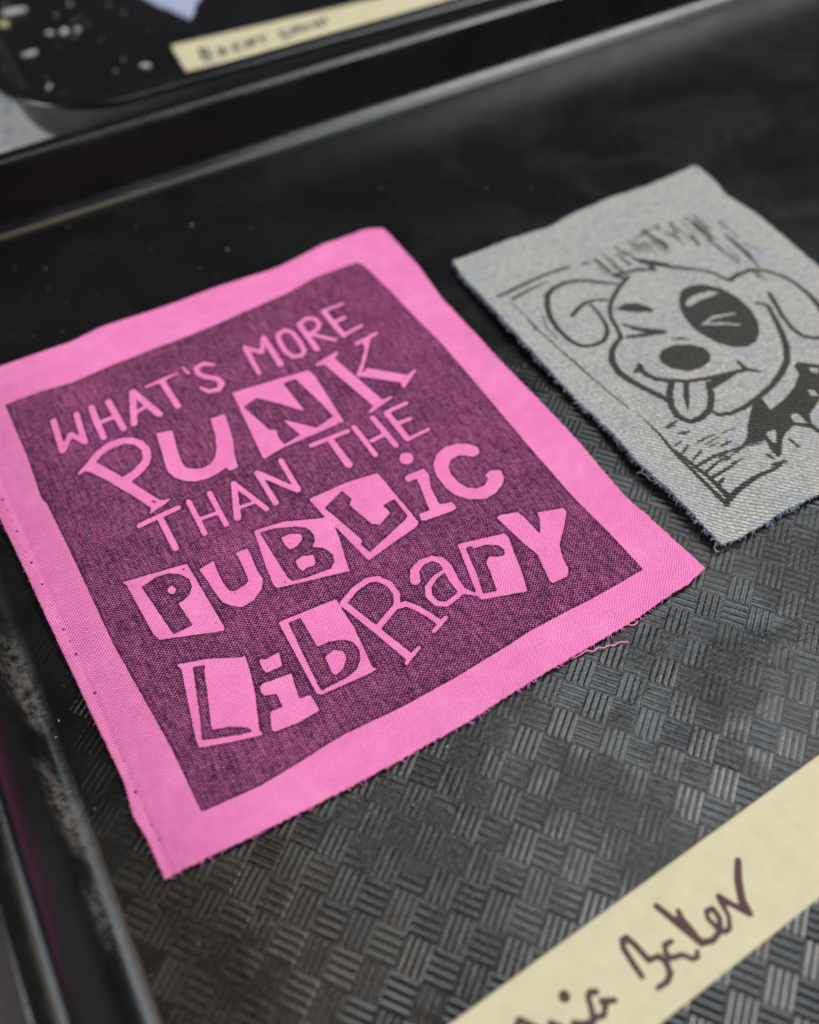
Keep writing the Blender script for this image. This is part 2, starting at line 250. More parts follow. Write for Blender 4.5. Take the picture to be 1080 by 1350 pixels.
 ["s",[136.94,24.58,0.18,137.11,19.05,0.18]],
 ["s",[136.06,21.19,0.18,136.02,18.39,0.18]],
 ["s",[86.52,-40.14,0.18,89.31,-40.34,0.18]],
 ["s",[86.22,-39.24,0.18,88.78,-38.94,0.18]],
 ["s",[86.97,-45.38,0.22,88.5,-45.16,0.22]],
 ["s",[87.79,-46.62,0.22,89.92,-46.87,0.22]],
 ["s",[82.05,-30.94,0.23,84.12,-30.98,0.23]],
 ["s",[82.91,-33.41,0.3,84.26,-33.66,0.3]],
 ["s",[89.3,-41.17,0.18,91.77,-41.24,0.18]],
 ["s",[88.24,-39.04,0.18,90.44,-38.94,0.18]],
 ["s",[85.21,-37.69,0.29,87.47,-37.8,0.29]],
 ["s",[89.82,-46.93,0.18,91.12,-46.87,0.18]],
 ["s",[86.35,-43.84,0.22,88.34,-44.06,0.22]],
 ["s",[81.43,-30.39,0.3,85.21,-30.0,0.3]],
 ["s",[84.03,-34.13,0.3,85.65,-34.05,0.3]],
 ["s",[90.65,-44.17,0.29,93.31,-44.3,0.29]],
 ["s",[87.71,-37.58,0.23,90.32,-37.89,0.23]],
 ["s",[86.94,-45.36,0.18,88.43,-45.3,0.18]],
 ["s",[102.76,25.93,0.23,103.24,20.26,0.11]],
 ["s",[104.2,26.58,0.14,104.73,20.68,0.11]],
 ["s",[104.53,25.63,0.2,104.77,22.72,0.11]],
 ["s",[106.7,27.11,0.14,106.94,24.27,0.12]],
 ["s",[107.53,27.54,0.2,107.86,23.97,0.12]],
 ["s",[107.55,26.09,0.23,107.77,23.09,0.11]],
 ["s",[110.05,27.92,0.15,110.53,21.44,0.11]],
 ["s",[110.82,27.8,0.15,111.29,21.24,0.11]],
 ["s",[110.44,25.89,0.23,110.76,21.22,0.11]],
 ["s",[113.23,27.99,0.15,113.71,21.55,0.12]],
 ["s",[113.08,26.18,0.2,113.36,22.52,0.12]],
 ["s",[113.7,26.16,0.2,113.94,22.6,0.12]],
 ["s",[115.32,27.08,0.24,115.54,24.62,0.12]],
 ["s",[117.8,28.64,0.21,118.03,24.68,0.12]],
 ["s",[118.22,28.04,0.24,118.49,23.54,0.12]],
 ["s",[119.19,28.24,0.24,119.57,21.86,0.12]],
 ["s",[120.05,27.9,0.21,120.33,23.12,0.12]],
 ["s",[120.82,27.52,0.15,120.93,25.01,0.12]],
 ["s",[121.99,27.44,0.15,122.33,20.98,0.12]],
 ["s",[122.44,26.73,0.21,122.82,20.34,0.12]],
 ["s",[123.46,26.9,0.21,123.65,23.38,0.12]],
 ["s",[124.55,27.31,0.21,124.87,21.52,0.12]],
 ["s",[125.19,26.84,0.21,125.34,24.02,0.12]],
 ["s",[127.84,28.53,0.21,127.99,25.42,0.12]],
 ["s",[128.83,28.12,0.21,128.99,24.28,0.12]],
 ["s",[128.99,27.49,0.24,129.15,22.34,0.12]],
 ["s",[129.88,27.03,0.15,130.01,23.85,0.12]],
 ["s",[131.45,28.16,0.15,131.68,21.7,0.12]],
 ["s",[132.66,28.24,0.21,132.88,22.21,0.12]],
 ["s",[135.09,29.6,0.24,135.21,22.85,0.12]],
]
DT = [[69.84,47.8],[75.53,47.85],[90.8,48.14],[101.6,47.3],[111.8,49.05],[125.94,49.5],[136.29,48.51],[145.09,48.55],[154.93,48.97]]
DL = [[69.84,47.8],[68.65,41.36],[68.52,25.29],[68.18,12.03],[68.42,-2.99],[68.59,-15.58],[69.15,-18.21],[69.34,-27.28],[68.69,-37.06],[69.66,-45.04],[70.02,-54.46],[70.06,-62.36],[70.24,-63.49]]
DR = [[154.93,48.97],[155.78,47.53],[155.74,39.84],[154.09,33.34],[155.47,21.86],[155.04,10.3],[154.48,-4.8],[155.33,-62.32]]
DB = [[70.24,-63.49],[73.94,-63.81],[82.22,-63.6],[85.47,-63.11],[98.62,-63.22],[155.33,-62.32]]
DPANEL = [[72.14,28.75],[94.71,29.5],[112.34,34.38],[138.74,31.95],[140.49,3.59],[140.39,-22.26],[131.71,-58.4],[90.28,-55.33],[77.5,-58.7],[77.03,-42.46],[75.56,-9.34]]
TXT = [
 ["s",[4.08,-122.43,0.52,4.02,-119.84,0.54,4.07,-117.5,0.54,4.61,-116.46,0.55,5.49,-116.45,0.55,6.04,-118.09,0.54,6.54,-121.03,0.54]],
 ["s",[6.54,-121.03,0.49,8.36,-121.36,0.49,8.8,-122.55,0.55,8.4,-124.36,0.55,7.14,-125.08,0.51,5.18,-125.05,0.41]],
 ["s",[11.6,-120.58,0.46,10.3,-120.44,0.46,9.61,-121.54,0.45,9.96,-122.62,0.45,11.88,-123.06,0.45,12.87,-124.42,0.45,13.85,-124.59,0.45,14.29,-123.89,0.45]],
 ["s",[12.92,-114.89,0.57,14.36,-119.12,0.63,15.83,-123.19,0.68]],
 ["s",[15.57,-117.4,0.5,15.28,-118.87,0.6,15.54,-121.61,0.7]],
 ["s",[15.66,-123.18,0.59,17.6,-123.83,0.52,19.64,-123.33,0.5,20.92,-121.61,0.5,20.91,-119.9,0.51,19.66,-119.66,0.44,19.17,-120.77,0.46,19.47,-122.47,0.46,20.28,-123.84,0.46,21.24,-123.78,0.46,22.44,-122.16,0.4,22.77,-119.86,0.48,23.03,-119.0,0.51]],
 ["s",[23.08,-118.93,0.59,24.1,-120.87,0.51,25.77,-123.59,0.61]],
 ["s",[25.77,-123.59,0.57,26.1,-121.12,0.72,27.83,-118.28,0.73,29.88,-115.91,0.6]],
 ["s",[-3.68,-120.66,0.52,-4.63,-120.13,0.52,-5.3,-120.6,0.51,-5.83,-122.26,0.51,-6.54,-123.78,0.51,-7.52,-124.6,0.5]],
 ["s",[-6.33,-123.49,0.48,-4.65,-124.03,0.48,-3.48,-122.89,0.49,-3.82,-122.13,0.49,-1.83,-123.12,0.49]],
 ["s",[-8.58,-118.63,0.94,-8.54,-118.71,0.94]],
 ["s",[-16.75,-117.88,0.52,-14.85,-120.32,0.52,-15.38,-122.05,0.51]],
 ["s",[-12.71,-120.71,0.51,-11.43,-122.12,0.5,-11.57,-123.93,0.5]],
 ["s",[-9.58,-122.48,0.51,-8.29,-123.4,0.5,-7.07,-123.76,0.51]],
 ["s",[-16.75,-117.88,0.51,-18.42,-118.98,0.5,-18.65,-121.27,0.5]],
]
TAPE = {"tl":[-27.08,-112.98],"tr":[55.74,-108.42],"bl":[2.14,-129.48],"br":[37.48,-127.51]}
FT = [
 ["s",[54.23,197.65,0.85,52.62,189.61,0.83]],
 ["s",[54.09,197.31,0.68,56.56,195.49,0.68,55.15,193.57,0.67,56.14,191.28,0.67,53.8,188.6,0.67,52.62,189.61,0.67]],
 ["s",[60.09,194.7,0.68,58.94,189.54,0.67]],
 ["s",[59.86,194.14,0.59,62.4,193.27,0.59,61.05,191.57,0.59,59.85,191.76,0.59,61.15,188.72,0.59]],
 ["s",[65.62,194.8,0.64,64.43,189.19,0.63]],
 ["s",[65.62,194.8,0.56,68.18,193.92,0.56]],
 ["s",[65.19,192.23,0.55,67.32,191.9,0.55]],
 ["s",[64.43,189.19,0.55,67.39,189.03,0.55]],
 ["s",[69.96,193.53,0.69,69.54,189.52,0.68,71.12,194.24,0.69]],
 ["s",[71.24,193.45,0.69,72.06,190.08,0.68,73.51,194.91,0.69]],
 ["s",[76.6,194.44,0.65,75.63,189.28,0.64]],
 ["s",[74.55,193.54,0.6,78.4,194.04,0.61]],
 ["s",[86.45,194.15,0.7,83.58,194.46,0.7,83.58,192.26,0.7,85.65,189.51,0.69,83.58,187.91,0.69,82.29,189.43,0.69]],
 ["s",[86.94,189.43,0.65,89.33,194.57,0.66,89.3,190.89,0.66,91.96,194.41,0.66,91.37,189.59,0.65]],
 ["s",[94.07,193.84,0.66,93.36,189.52,0.66]],
 ["s",[95.64,192.86,0.66,99.11,193.69,0.67]],
 ["s",[97.13,193.12,0.66,96.57,189.59,0.66]],
 ["s",[99.65,194.11,0.67,98.59,189.82,0.66]],
 ["s",[102.08,194.86,0.67,101.27,190.83,0.66]],
 ["s",[98.96,191.98,0.58,101.32,192.61,0.58]],
]
FTQ = [[46.16,205.87],[40.72,183.96],[136.36,179.48],[109.03,196.65]]
SPECK = [[-30.6,97.1],[1.3,240.0],[-2.3,121.5],[39.2,167.0],[60.0,153.7],[135.1,108.1],[180.1,72.3],[14.0,103.2],[-29.0,106.0],[-35.9,97.7],[-44.9,82.9],[-39.7,79.8],[-32.5,77.9],[-22.2,71.1],[-23.9,81.9],[-55.7,-73.8],[-61.4,-72.4],[-47.4,-84.2],[-45.0,-85.2],[-57.2,-81.9],[-65.9,-30.6],[-67.4,-33.7],[-72.8,-37.4],[-70.4,-16.5],[-28.3,-68.6],[-14.3,-79.2],[13.8,-94.1],[19.9,-101.7],[66.5,-83.9],[63.6,-84.9],[60.3,-98.9],[59.9,-101.7],[-3.2,-72.6],[-19.6,87.2],[-38.2,96.5],[-0.4,110.9],[39.9,71.7],[108.5,66.8],[152.6,70.7],[177.2,58.2],[150.1,50.7],[84.3,47.8],[96.9,73.9],[139.2,66.7],[83.2,86.7],[18.6,87.3],[28.4,93.6],[-0.2,98.5],[-15.2,107.6],[-17.7,121.4]]
THR = {"a":[[27.32,-69.15],[30.1,-69.38],[31.52,-69.21],[32.13,-70.16],[33.63,-69.63],[34.37,-70.66],[35.91,-70.35],[36.72,-71.02],[38.17,-70.86],[39.01,-71.74],[39.61,-71.69]],"b":[[40.63,-67.82],[42.02,-68.01],[42.28,-69.18],[43.54,-69.29],[44.35,-68.73]],"c":[[13.86,-68.87],[14.89,-68.9],[15.05,-69.74]]}
DTHR = {"a":[[68.92,-41.36],[69.11,-38.9],[68.47,-37.49],[67.76,-37.85]],"b":[[70.46,-62.18],[69.37,-62.48],[69.02,-63.64],[69.7,-63.81]]}

# ------------------------------------------------------------------ helpers
def tag(o, label, cat, group=None):
    o['label'] = label; o['category'] = cat
    if group: o['group'] = group
    return o

def empty(name, loc=(0, 0, 0)):
    o = bpy.data.objects.new(name, None); COL.objects.link(o)
    o.location = loc; o.empty_display_size = 0.01
    return o

def mesh_obj(name, verts, faces, mats, parent=None, smooth=True, mat_idx=None):
    me = bpy.data.meshes.new(name)
    me.from_pydata([tuple(v) for v in verts], [], faces)
    for m in (mats if isinstance(mats, (list, tuple)) else [mats]):
        me.materials.append(m)
    if smooth: me.polygons.foreach_set('use_smooth', [True] * len(me.polygons))
    if mat_idx is not None: me.polygons.foreach_set('material_index', mat_idx)
    me.update()
    o = bpy.data.objects.new(name, me); COL.objects.link(o)
    if parent: o.parent = parent
    return o

def tube(pts, r, n=6):
    """a closed tapered tube along a 3-D polyline, radii per point"""
    pts = [Vector(p) for p in pts]
    if not hasattr(r, '__len__'): r = [r] * len(pts)
    V, F = [], []
    for i, p in enumerate(pts):
        t = (pts[min(i + 1, len(pts) - 1)] - pts[max(i - 1, 0)]).normalized()
        a = t.cross(Vector((0, 0, 1)))
        if a.length < 1e-3: a = t.cross(Vector((1, 0, 0)))
        a.normalize(); b = t.cross(a)
        for k in range(n):
            an = 2 * math.pi * k / n
            V.append(p + (a * math.cos(an) + b * math.sin(an)) * r[i])
    for i in range(len(pts) - 1):
        for k in range(n):
            k2 = (k + 1) % n
            F.append((i * n + k, i * n + k2, (i + 1) * n + k2, (i + 1) * n + k))
    F.append(tuple(range(n - 1, -1, -1)))
    F.append(tuple((len(pts) - 1) * n + k for k in range(n)))
    return V, F

def smooth_noise(x, y, scale, seed):
    """sum of a few rotated sines, about -1..1"""
    g = np.random.default_rng(seed); s = np.zeros_like(x)
    for k in range(7):
        a = g.uniform(0, math.pi * 2); f = g.uniform(0.6, 1.7) / scale
        s += np.sin((x * math.cos(a) + y * math.sin(a)) * f * 2 * math.pi + g.uniform(0, 6.28))
    return s / 3.5

# signed distances -----------------------------------------------------------
def sd_poly(px, py, poly):
    P = np.array(poly).reshape(-1, 2); n = len(P)
    d = np.full(px.shape, 1e9); ins = np.zeros(px.shape, bool)
    for i in range(n):
        a = P[i]; b = P[(i + 1) % n]
        ex, ey = b - a; wx = px - a[0]; wy = py - a[1]
        t = np.clip((wx * ex + wy * ey) / (ex * ex + ey * ey + 1e-12), 0, 1)
        d = np.minimum(d, (wx - ex * t) ** 2 + (wy - ey * t) ** 2)
        c = ((a[1] > py) != (b[1] > py)) & (px < (b[0] - a[0]) * (py - a[1]) / ((b[1] - a[1]) + 1e-12) + a[0])
        ins ^= c
    d = np.sqrt(d)
    return np.where(ins, -d, d)

def sd_stroke(px, py, st):
    S = np.array(st).reshape(-1, 3); d = np.full(px.shape, 1e9)
    for i in range(len(S) - 1):
        a = S[i]; b = S[i + 1]
        ex, ey = b[0] - a[0], b[1] - a[1]; wx = px - a[0]; wy = py - a[1]
        t = np.clip((wx * ex + wy * ey) / (ex * ex + ey * ey + 1e-12), 0, 1)
        d = np.minimum(d, np.hypot(wx - ex * t, wy - ey * t) - (a[2] + (b[2] - a[2]) * t))
    return d

def sd_ops(px, py, ops):
    """signed distance in mm to the shapes, in drawing order; negative inside"""
    out = np.full(px.shape, 3.0)
    for k, dat in ops:
        A = np.array(dat).reshape(-1, 2 if k in '+-' else 3)
        m = 3.0 + (0 if k in '+-' else A[:, 2].max())
        x0, y0 = A[:, :2].min(0) - m; x1, y1 = A[:, :2].max(0) + m
        sel = (px > x0) & (px < x1) & (py > y0) & (py < y1)
        if not sel.any(): continue
        d = sd_poly(px[sel], py[sel], dat) if k in '+-' else sd_stroke(px[sel], py[sel], dat)
        out[sel] = np.minimum(out[sel], d) if k in '+s' else np.maximum(out[sel], -d)
    return np.clip(out, -3, 3)

# node helpers ------------------------------------------------------------------
class NT:
    def __init__(self, name):
        self.m = bpy.data.materials.new(name); self.m.use_nodes = True
        self.t = self.m.node_tree; self.n = self.t.nodes; self.l = self.t.links
        self.b = self.n['Principled BSDF']
    def put(self, s, v):
        if isinstance(v, bpy.types.NodeSocket): self.l.new(v, s)
        else: s.default_value = v
    def math(self, op, a, b=None, c=None, clamp=False):
        x = self.n.new('ShaderNodeMath'); x.operation = op; x.use_clamp = clamp
        for i, v in enumerate((a, b, c)):
            if v is not None: self.put(x.inputs[i], v)
        return x.outputs[0]
    def rng(self, v, a, b, c=0.0, d=1.0, smooth=True):
        x = self.n.new('ShaderNodeMapRange'); x.interpolation_type = 'SMOOTHSTEP' if smooth else 'LINEAR'
        for i, q in enumerate((v, a, b, c, d)): self.put(x.inputs[i], q)
        return x.outputs[0]
    def mix(self, f, a, b, mode='MIX'):
        x = self.n.new('ShaderNodeMix'); x.data_type = 'RGBA'; x.blend_type = mode
        self.put(x.inputs[0], f)
        for s, v in ((x.inputs[6], a), (x.inputs[7], b)):
            self.put(s, v if isinstance(v, bpy.types.NodeSocket) else (*v, 1))
        return x.outputs[2]
    def noise(self, vec, scale, detail=2.0, rough=0.5, dist=0.0):
        x = self.n.new('ShaderNodeTexNoise'); self.put(x.inputs['Vector'], vec)
        x.inputs['Scale'].default_value = scale; x.inputs['Detail'].default_value = detail
        x.inputs['Roughness'].default_value = rough; x.inputs['Distortion'].default_value = dist
        return x.outputs[0]
    def scaled(self, vec, sc, rot=0.0, loc=(0, 0, 0)):
        x = self.n.new('ShaderNodeMapping'); self.put(x.inputs[0], vec)
        x.inputs['Scale'].default_value = sc; x.inputs['Rotation'].default_value = (0, 0, rot); x.inputs['Location'].default_value = loc
        return x.outputs[0]
    def uv(self):
        x = self.n.new('ShaderNodeUVMap'); x.uv_map = 'UVMap'; return x.outputs[0]
    def obj(self):
        return self.n.new('ShaderNodeTexCoord').outputs['Object']
    def sep(self, v):
        x = self.n.new('ShaderNodeSeparateXYZ'); self.put(x.inputs[0], v); return x.outputs
    def attr(self, name):
        x = self.n.new('ShaderNodeAttribute'); x.attribute_name = name; return x.outputs['Fac']
    def bump(self, h, dist, strength=1.0, normal=None):
        x = self.n.new('ShaderNodeBump'); x.inputs['Strength'].default_value = strength
        x.inputs['Distance'].default_value = dist; self.put(x.inputs['Height'], h)
        if normal is not None: self.put(x.inputs['Normal'], normal)
        return x.outputs[0]
    def set(self, **kw):
        for k, v in kw.items():
            k = k.replace('_', ' ')
            s = self.b.inputs[k]
            if isinstance(v, tuple) and len(v) == 3: v = (*v, 1)
            self.put(s, v)
        return self.m

# ------------------------------------------------------------------ materials
def plain(name, col, rough=0.6):
    t = NT(name); v = t.obj()
    n = t.noise(v, 900.0, 3.0)
    return t.set(Base_Color=t.mix(n, tuple(c * 0.8 for c in col), tuple(min(1, c * 1.15) for c in col)), Roughness=rough)

def m_tray(name, worn):
    """black moulded plastic; worn = how much the raised ribs are rubbed pale"""
    t = NT(name); v = t.n.new('ShaderNodeNewGeometry').outputs['Position']; s = t.sep(v)
    cloud = t.noise(v, 38.0, 5.0, 0.62, 0.6)
    fine = t.noise(v, 900.0, 4.0, 0.7)
    streak = t.noise(t.scaled(v, (170, 1900, 400), 0.91), 1.0, 4.0, 0.7)
    streak2 = t.noise(t.scaled(v, (1900, 170, 400), 0.91), 1.0, 4.0, 0.7)
    # a dried smear of clear medium: a blob of its own right of and below the pink cloth
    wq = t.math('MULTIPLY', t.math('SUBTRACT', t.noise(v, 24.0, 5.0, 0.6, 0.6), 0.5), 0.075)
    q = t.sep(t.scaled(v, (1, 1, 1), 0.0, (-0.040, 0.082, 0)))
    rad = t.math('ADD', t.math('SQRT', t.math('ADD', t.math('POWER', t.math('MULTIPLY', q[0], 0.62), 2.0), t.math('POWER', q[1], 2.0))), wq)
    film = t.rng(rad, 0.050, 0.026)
    # dried chalky residue: a band where the floor turns up into the left side, and faint smears
    wob = t.math('MULTIPLY', t.math('SUBTRACT', t.noise(v, 60.0, 3.0), 0.5), 0.004)
    bx = t.math('ADD', s[0], wob)
    band = t.math('MULTIPLY', t.rng(bx, -0.0722, -0.0700), t.rng(bx, -0.0662, -0.0700))
    band = t.math('MULTIPLY', band, t.rng(t.noise(v, 520.0, 6.0, 0.75), 0.36, 0.66))
    band = t.math('MULTIPLY', band, t.rng(t.noise(v, 70.0, 2.0, 0.5), 0.32, 0.52))
    band = t.math('MULTIPLY', band, t.math('MULTIPLY', t.rng(s[1], 0.0, -0.02), t.rng(s[1], -0.085, -0.06)))
    dust = t.rng(t.noise(v, 430.0, 6.0, 0.8), 0.66, 0.82, 0.0, 0.4)
    dust = t.math('MULTIPLY', dust, t.rng(cloud, 0.4, 0.7))
    dirt = t.math('ADD', t.math('MULTIPLY', band, 0.62), t.math('MULTIPLY', dust, 0.4), clamp=True)
    col = t.mix(cloud, (0.003, 0.003, 0.0033), (0.006, 0.006, 0.0063))
    rough = t.math('ADD', t.rng(cloud, 0.3, 0.7, 0.17, 0.30), t.math('MULTIPLY', t.math('SUBTRACT', fine, 0.5), 0.16))
    if worn:
        rub = t.math('MULTIPLY', t.rng(t.noise(v, 22.0, 4.0, 0.6, 0.4), 0.40, 0.60), t.rng(fine, 0.35, 0.65, 0.35, 1.0))
        col = t.mix(t.math('MULTIPLY', t.math('MULTIPLY', rub, t.rng(s[1], -0.02, -0.06)), worn), col, (0.085, 0.075, 0.064))
        rough = t.math('ADD', rough, t.math('MULTIPLY', rub, 0.10))
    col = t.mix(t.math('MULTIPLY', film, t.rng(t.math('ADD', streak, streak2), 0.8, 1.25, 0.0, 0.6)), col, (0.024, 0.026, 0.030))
    col = t.mix(dirt, col, (0.15, 0.135, 0.118))
    rough = t.math('ADD', rough, t.math('MULTIPLY', dirt, 0.4))
    h = t.math('MULTIPLY', t.math('ADD', streak, streak2), t.math('MULTIPLY_ADD', film, t.rng(t.noise(v, 45.0, 4.0, 0.6, 0.8), 0.42, 0.66, 0.3, 1.9), 0.10))
    h = t.math('ADD', h, t.math('ADD', t.math('MULTIPLY', fine, 0.35), t.math('MULTIPLY', cloud, 1.2)))
    return t.set(Base_Color=col, Roughness=rough, Normal=t.bump(h, 0.00014, 0.9, t.bump(t.noise(v, 26.0, 2.0, 0.4, 0.3), 0.0022, 1.0)) if worn else t.bump(h, 0.00014, 0.9), Specular_IOR_Level=0.5)
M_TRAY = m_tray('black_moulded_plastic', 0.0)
M_RIB = m_tray('black_plastic_rubbed_ribs', 0.35)

def m_pink():
    t = NT('pink_cotton_with_block_print'); uv = t.uv(); s = t.sep(uv)      # uv in millimetres
    jit = t.noise(uv, 1.3, 2.0)
    pu = t.math('MULTIPLY', t.math('ADD', s[0], t.math('MULTIPLY', jit, 0.12)), 2 * math.pi / 0.82)
    pv = t.math('MULTIPLY', t.math('ADD', s[1], t.math('MULTIPLY', jit, 0.12)), 2 * math.pi / 0.70)
    w = t.math('MULTIPLY', t.math('SINE', pu), t.math('SINE', pv))
    w01 = t.math('MULTIPLY_ADD', w, 0.5, 0.5)
    warp = t.noise(t.scaled(uv, (2.6, 0.16, 1)), 1.0, 3.0, 0.7)              # slubs running along the cloth
    weft = t.noise(t.scaled(uv, (0.25, 2.6, 1)), 1.0, 2.0, 0.6)
    grain = t.noise(uv, 2.7, 3.0, 0.75)
    dye = t.noise(uv, 0.28, 4.0, 0.6)
    big = t.noise(uv, 0.06, 2.0)
    d = t.math('ADD', t.attr('ink_d'), t.math('ADD', t.math('MULTIPLY', t.math('SUBTRACT', grain, 0.5), 0.36), t.math('MULTIPLY', t.math('SUBTRACT', t.noise(uv, 0.9, 2.0), 0.5), 0.25)))
    ink = t.rng(d, 0.05, -0.09)
    edge = t.math('MULTIPLY', t.rng(d, -0.9, -0.1), 0.28)                    # ink squeezed to the block's edge
    cov = t.math('ADD', t.math('MULTIPLY', t.math('SUBTRACT', grain, 0.5), 2.6), t.math('MULTIPLY', t.math('SUBTRACT', warp, 0.5), 1.75))
    cov = t.math('ADD', cov, t.math('MULTIPLY', t.math('SUBTRACT', weft, 0.5), 0.55))
    cov = t.math('ADD', cov, t.math('MULTIPLY', t.math('SUBTRACT', w01, 0.5), -1.0))
    cov = t.math('ADD', cov, t.math('MULTIPLY', t.math('SUBTRACT', big, 0.5), 0.5))
    cov = t.math('ADD', cov, t.math('MULTIPLY', t.math('SUBTRACT', t.noise(uv, 0.75, 3.0, 0.65), 0.5), 1.05))
    cov = t.math('ADD', t.math('ADD', cov, 0.75), edge, clamp=True)
    cov = t.rng(cov, 0.0, 1.0, 0.36, 0.985, smooth=False)
    cloth = t.mix(t.math('MULTIPLY_ADD', grain, 0.5, t.math('MULTIPLY', w01, 0.55)), (0.70, 0.115, 0.335), (0.96, 0.315, 0.62))
    cloth = t.mix(t.rng(big, 0.35, 0.7, 0.0, 0.35), cloth, (0.93, 0.31, 0.60))
    cloth = t.mix(t.rng(dye, 0.35, 0.65, 0.22, 0.0), cloth, (0.60, 0.12, 0.36))
    col = t.mix(t.math('MULTIPLY', ink, cov), cloth, (0.034, 0.004, 0.024))
    h = t.math('ADD', w, t.math('MULTIPLY', grain, 1.2))
    n = t.bump(h, 0.00013, 0.9, t.bump(t.noise(uv, 0.10, 3.0, 0.55), 0.0016, 0.5))
    return t.set(Base_Color=col, Roughness=0.95, Specular_IOR_Level=0.08, Normal=n)
M_PINK = m_pink()
M_PINK_EDGE = plain('pink_cut_edge', (0.80, 0.20, 0.46), 0.95)
M_PINK_THREAD = plain('pink_thread', (0.85, 0.24, 0.50), 0.8)

def m_denim():
    t = NT('washed_denim_with_block_print'); uv = t.uv(); s = t.sep(uv)
    jit = t.noise(uv, 0.9, 2.0)
    diag = t.math('ADD', t.math('ADD', s[0], s[1]), t.math('MULTIPLY', jit, 0.5))
    tw = t.math('SINE', t.math('MULTIPLY', diag, 2 * math.pi / 1.40))
    tw01 = t.math('MULTIPLY_ADD', tw, 0.5, 0.5)
    cr = t.math('SINE', t.math('MULTIPLY', t.math('SUBTRACT', s[0], s[1]), 2 * math.pi / 0.62))
    fleck = t.noise(t.scaled(uv, (2.3, 0.85, 1)), 1.0, 4.0, 0.72)
    cloud = t.noise(uv, 0.075, 4.0, 0.6)
    grain = t.noise(uv, 1.7, 4.0, 0.78)
    blue = t.math('MULTIPLY', t.rng(fleck, 0.47, 0.64), t.rng(cloud, 0.30, 0.65, 0.4, 1.0))
    base = t.mix(t.rng(grain, 0.30, 0.68), (0.21, 0.205, 0.185), (0.76, 0.705, 0.58))
    base = t.mix(t.rng(cloud, 0.44, 0.66, 0.0, 0.34), base, (0.42, 0.45, 0.50))
    base = t.mix(t.rng(t.noise(uv, 0.5, 4.0, 0.7), 0.48, 0.64, 0.0, 0.50), base, (0.22, 0.245, 0.29))
    base = t.mix(t.math('MULTIPLY', blue, 0.82), base, (0.14, 0.18, 0.27))
    base = t.mix(t.math('MULTIPLY', t.rng(tw01, 0.55, 0.05, 0.0, 0.85), t.rng(grain, 0.25, 0.6, 0.35, 1.0)), base, (0.12, 0.14, 0.19))
    d = t.math('ADD', t.attr('ink_d'), t.math('ADD', t.math('MULTIPLY', t.math('SUBTRACT', grain, 0.5), 0.5), t.math('MULTIPLY', tw, 0.09)))
    ink = t.rng(d, 0.20, -0.08)
    cov = t.math('MULTIPLY_ADD', tw01, -0.16, t.math('MULTIPLY_ADD', grain, 0.4, t.math('MULTIPLY_ADD', fleck, 0.3, 0.66)), clamp=True)
    col = t.mix(t.math('MULTIPLY', ink, cov), base, (0.020, 0.018, 0.015))
    h = t.math('ADD', t.math('ADD', tw, t.math('MULTIPLY', cr, 0.4)), t.math('MULTIPLY', grain, 1.0))
    return t.set(Base_Color=col, Roughness=0.95, Specular_IOR_Level=0.15, Normal=t.bump(h, 0.00012, 0.8))
M_DENIM = m_denim()
M_DENIM_EDGE = plain('indigo_cut_edge', (0.16, 0.18, 0.24), 0.95)
M_DENIM_THREAD = plain('pale_blue_thread', (0.30, 0.33, 0.42), 0.9)

def m_tape(name, inkcol):
    t = NT(name); uv = t.uv()
    cr = t.noise(t.scaled(uv, (2.4, 0.35, 1)), 1.0, 3.0, 0.6)
    mott = t.noise(uv, 0.22, 4.0, 0.6)
    g = t.noise(uv, 2.5, 3.0, 0.7)
    col = t.mix(mott, (0.45, 0.41, 0.265), (0.58, 0.53, 0.35))
    col = t.mix(t.rng(t.noise(uv, 0.5, 5.0, 0.7), 0.52, 0.78, 0.0, 0.40), col, (0.36, 0.325, 0.21))
    d = t.math('ADD', t.attr('ink_d'), t.math('MULTIPLY', t.math('SUBTRACT', g, 0.5), 0.12))
    ink = t.math('MULTIPLY', t.rng(d, 0.07, -0.07), t.math('MULTIPLY_ADD', g, 0.06, 0.94))
    col = t.mix(ink, col, inkcol)
    h = t.math('ADD', cr, t.math('MULTIPLY', g, 0.4))
    return t.set(Base_Color=col, Roughness=0.62, Specular_IOR_Level=0.3, Normal=t.bump(h, 0.00014, 0.8))
M_TAPE = m_tape('cream_masking_tape_marker', (0.052, 0.014, 0.019))
M_TAPE2 = m_tape('cream_masking_tape_pencil', (0.030, 0.045, 0.045))

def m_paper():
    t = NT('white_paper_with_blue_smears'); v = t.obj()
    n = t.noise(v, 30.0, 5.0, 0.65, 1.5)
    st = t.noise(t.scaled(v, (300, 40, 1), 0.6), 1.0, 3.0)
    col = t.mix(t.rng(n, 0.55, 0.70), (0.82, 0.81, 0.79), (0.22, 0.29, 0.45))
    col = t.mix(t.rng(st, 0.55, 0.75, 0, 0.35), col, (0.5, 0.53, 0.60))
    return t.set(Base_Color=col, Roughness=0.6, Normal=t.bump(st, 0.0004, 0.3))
M_PAPER = m_paper()
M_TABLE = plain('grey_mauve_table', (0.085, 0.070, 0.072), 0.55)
M_CHIP = plain('pale_dried_paint', (0.46, 0.42, 0.42), 0.7)
M_CHIP_Y = plain('yellowed_dried_paint', (0.48, 0.44, 0.26), 0.7)
M_LINT = plain('pale_lint', (0.36, 0.37, 0.39), 0.9)

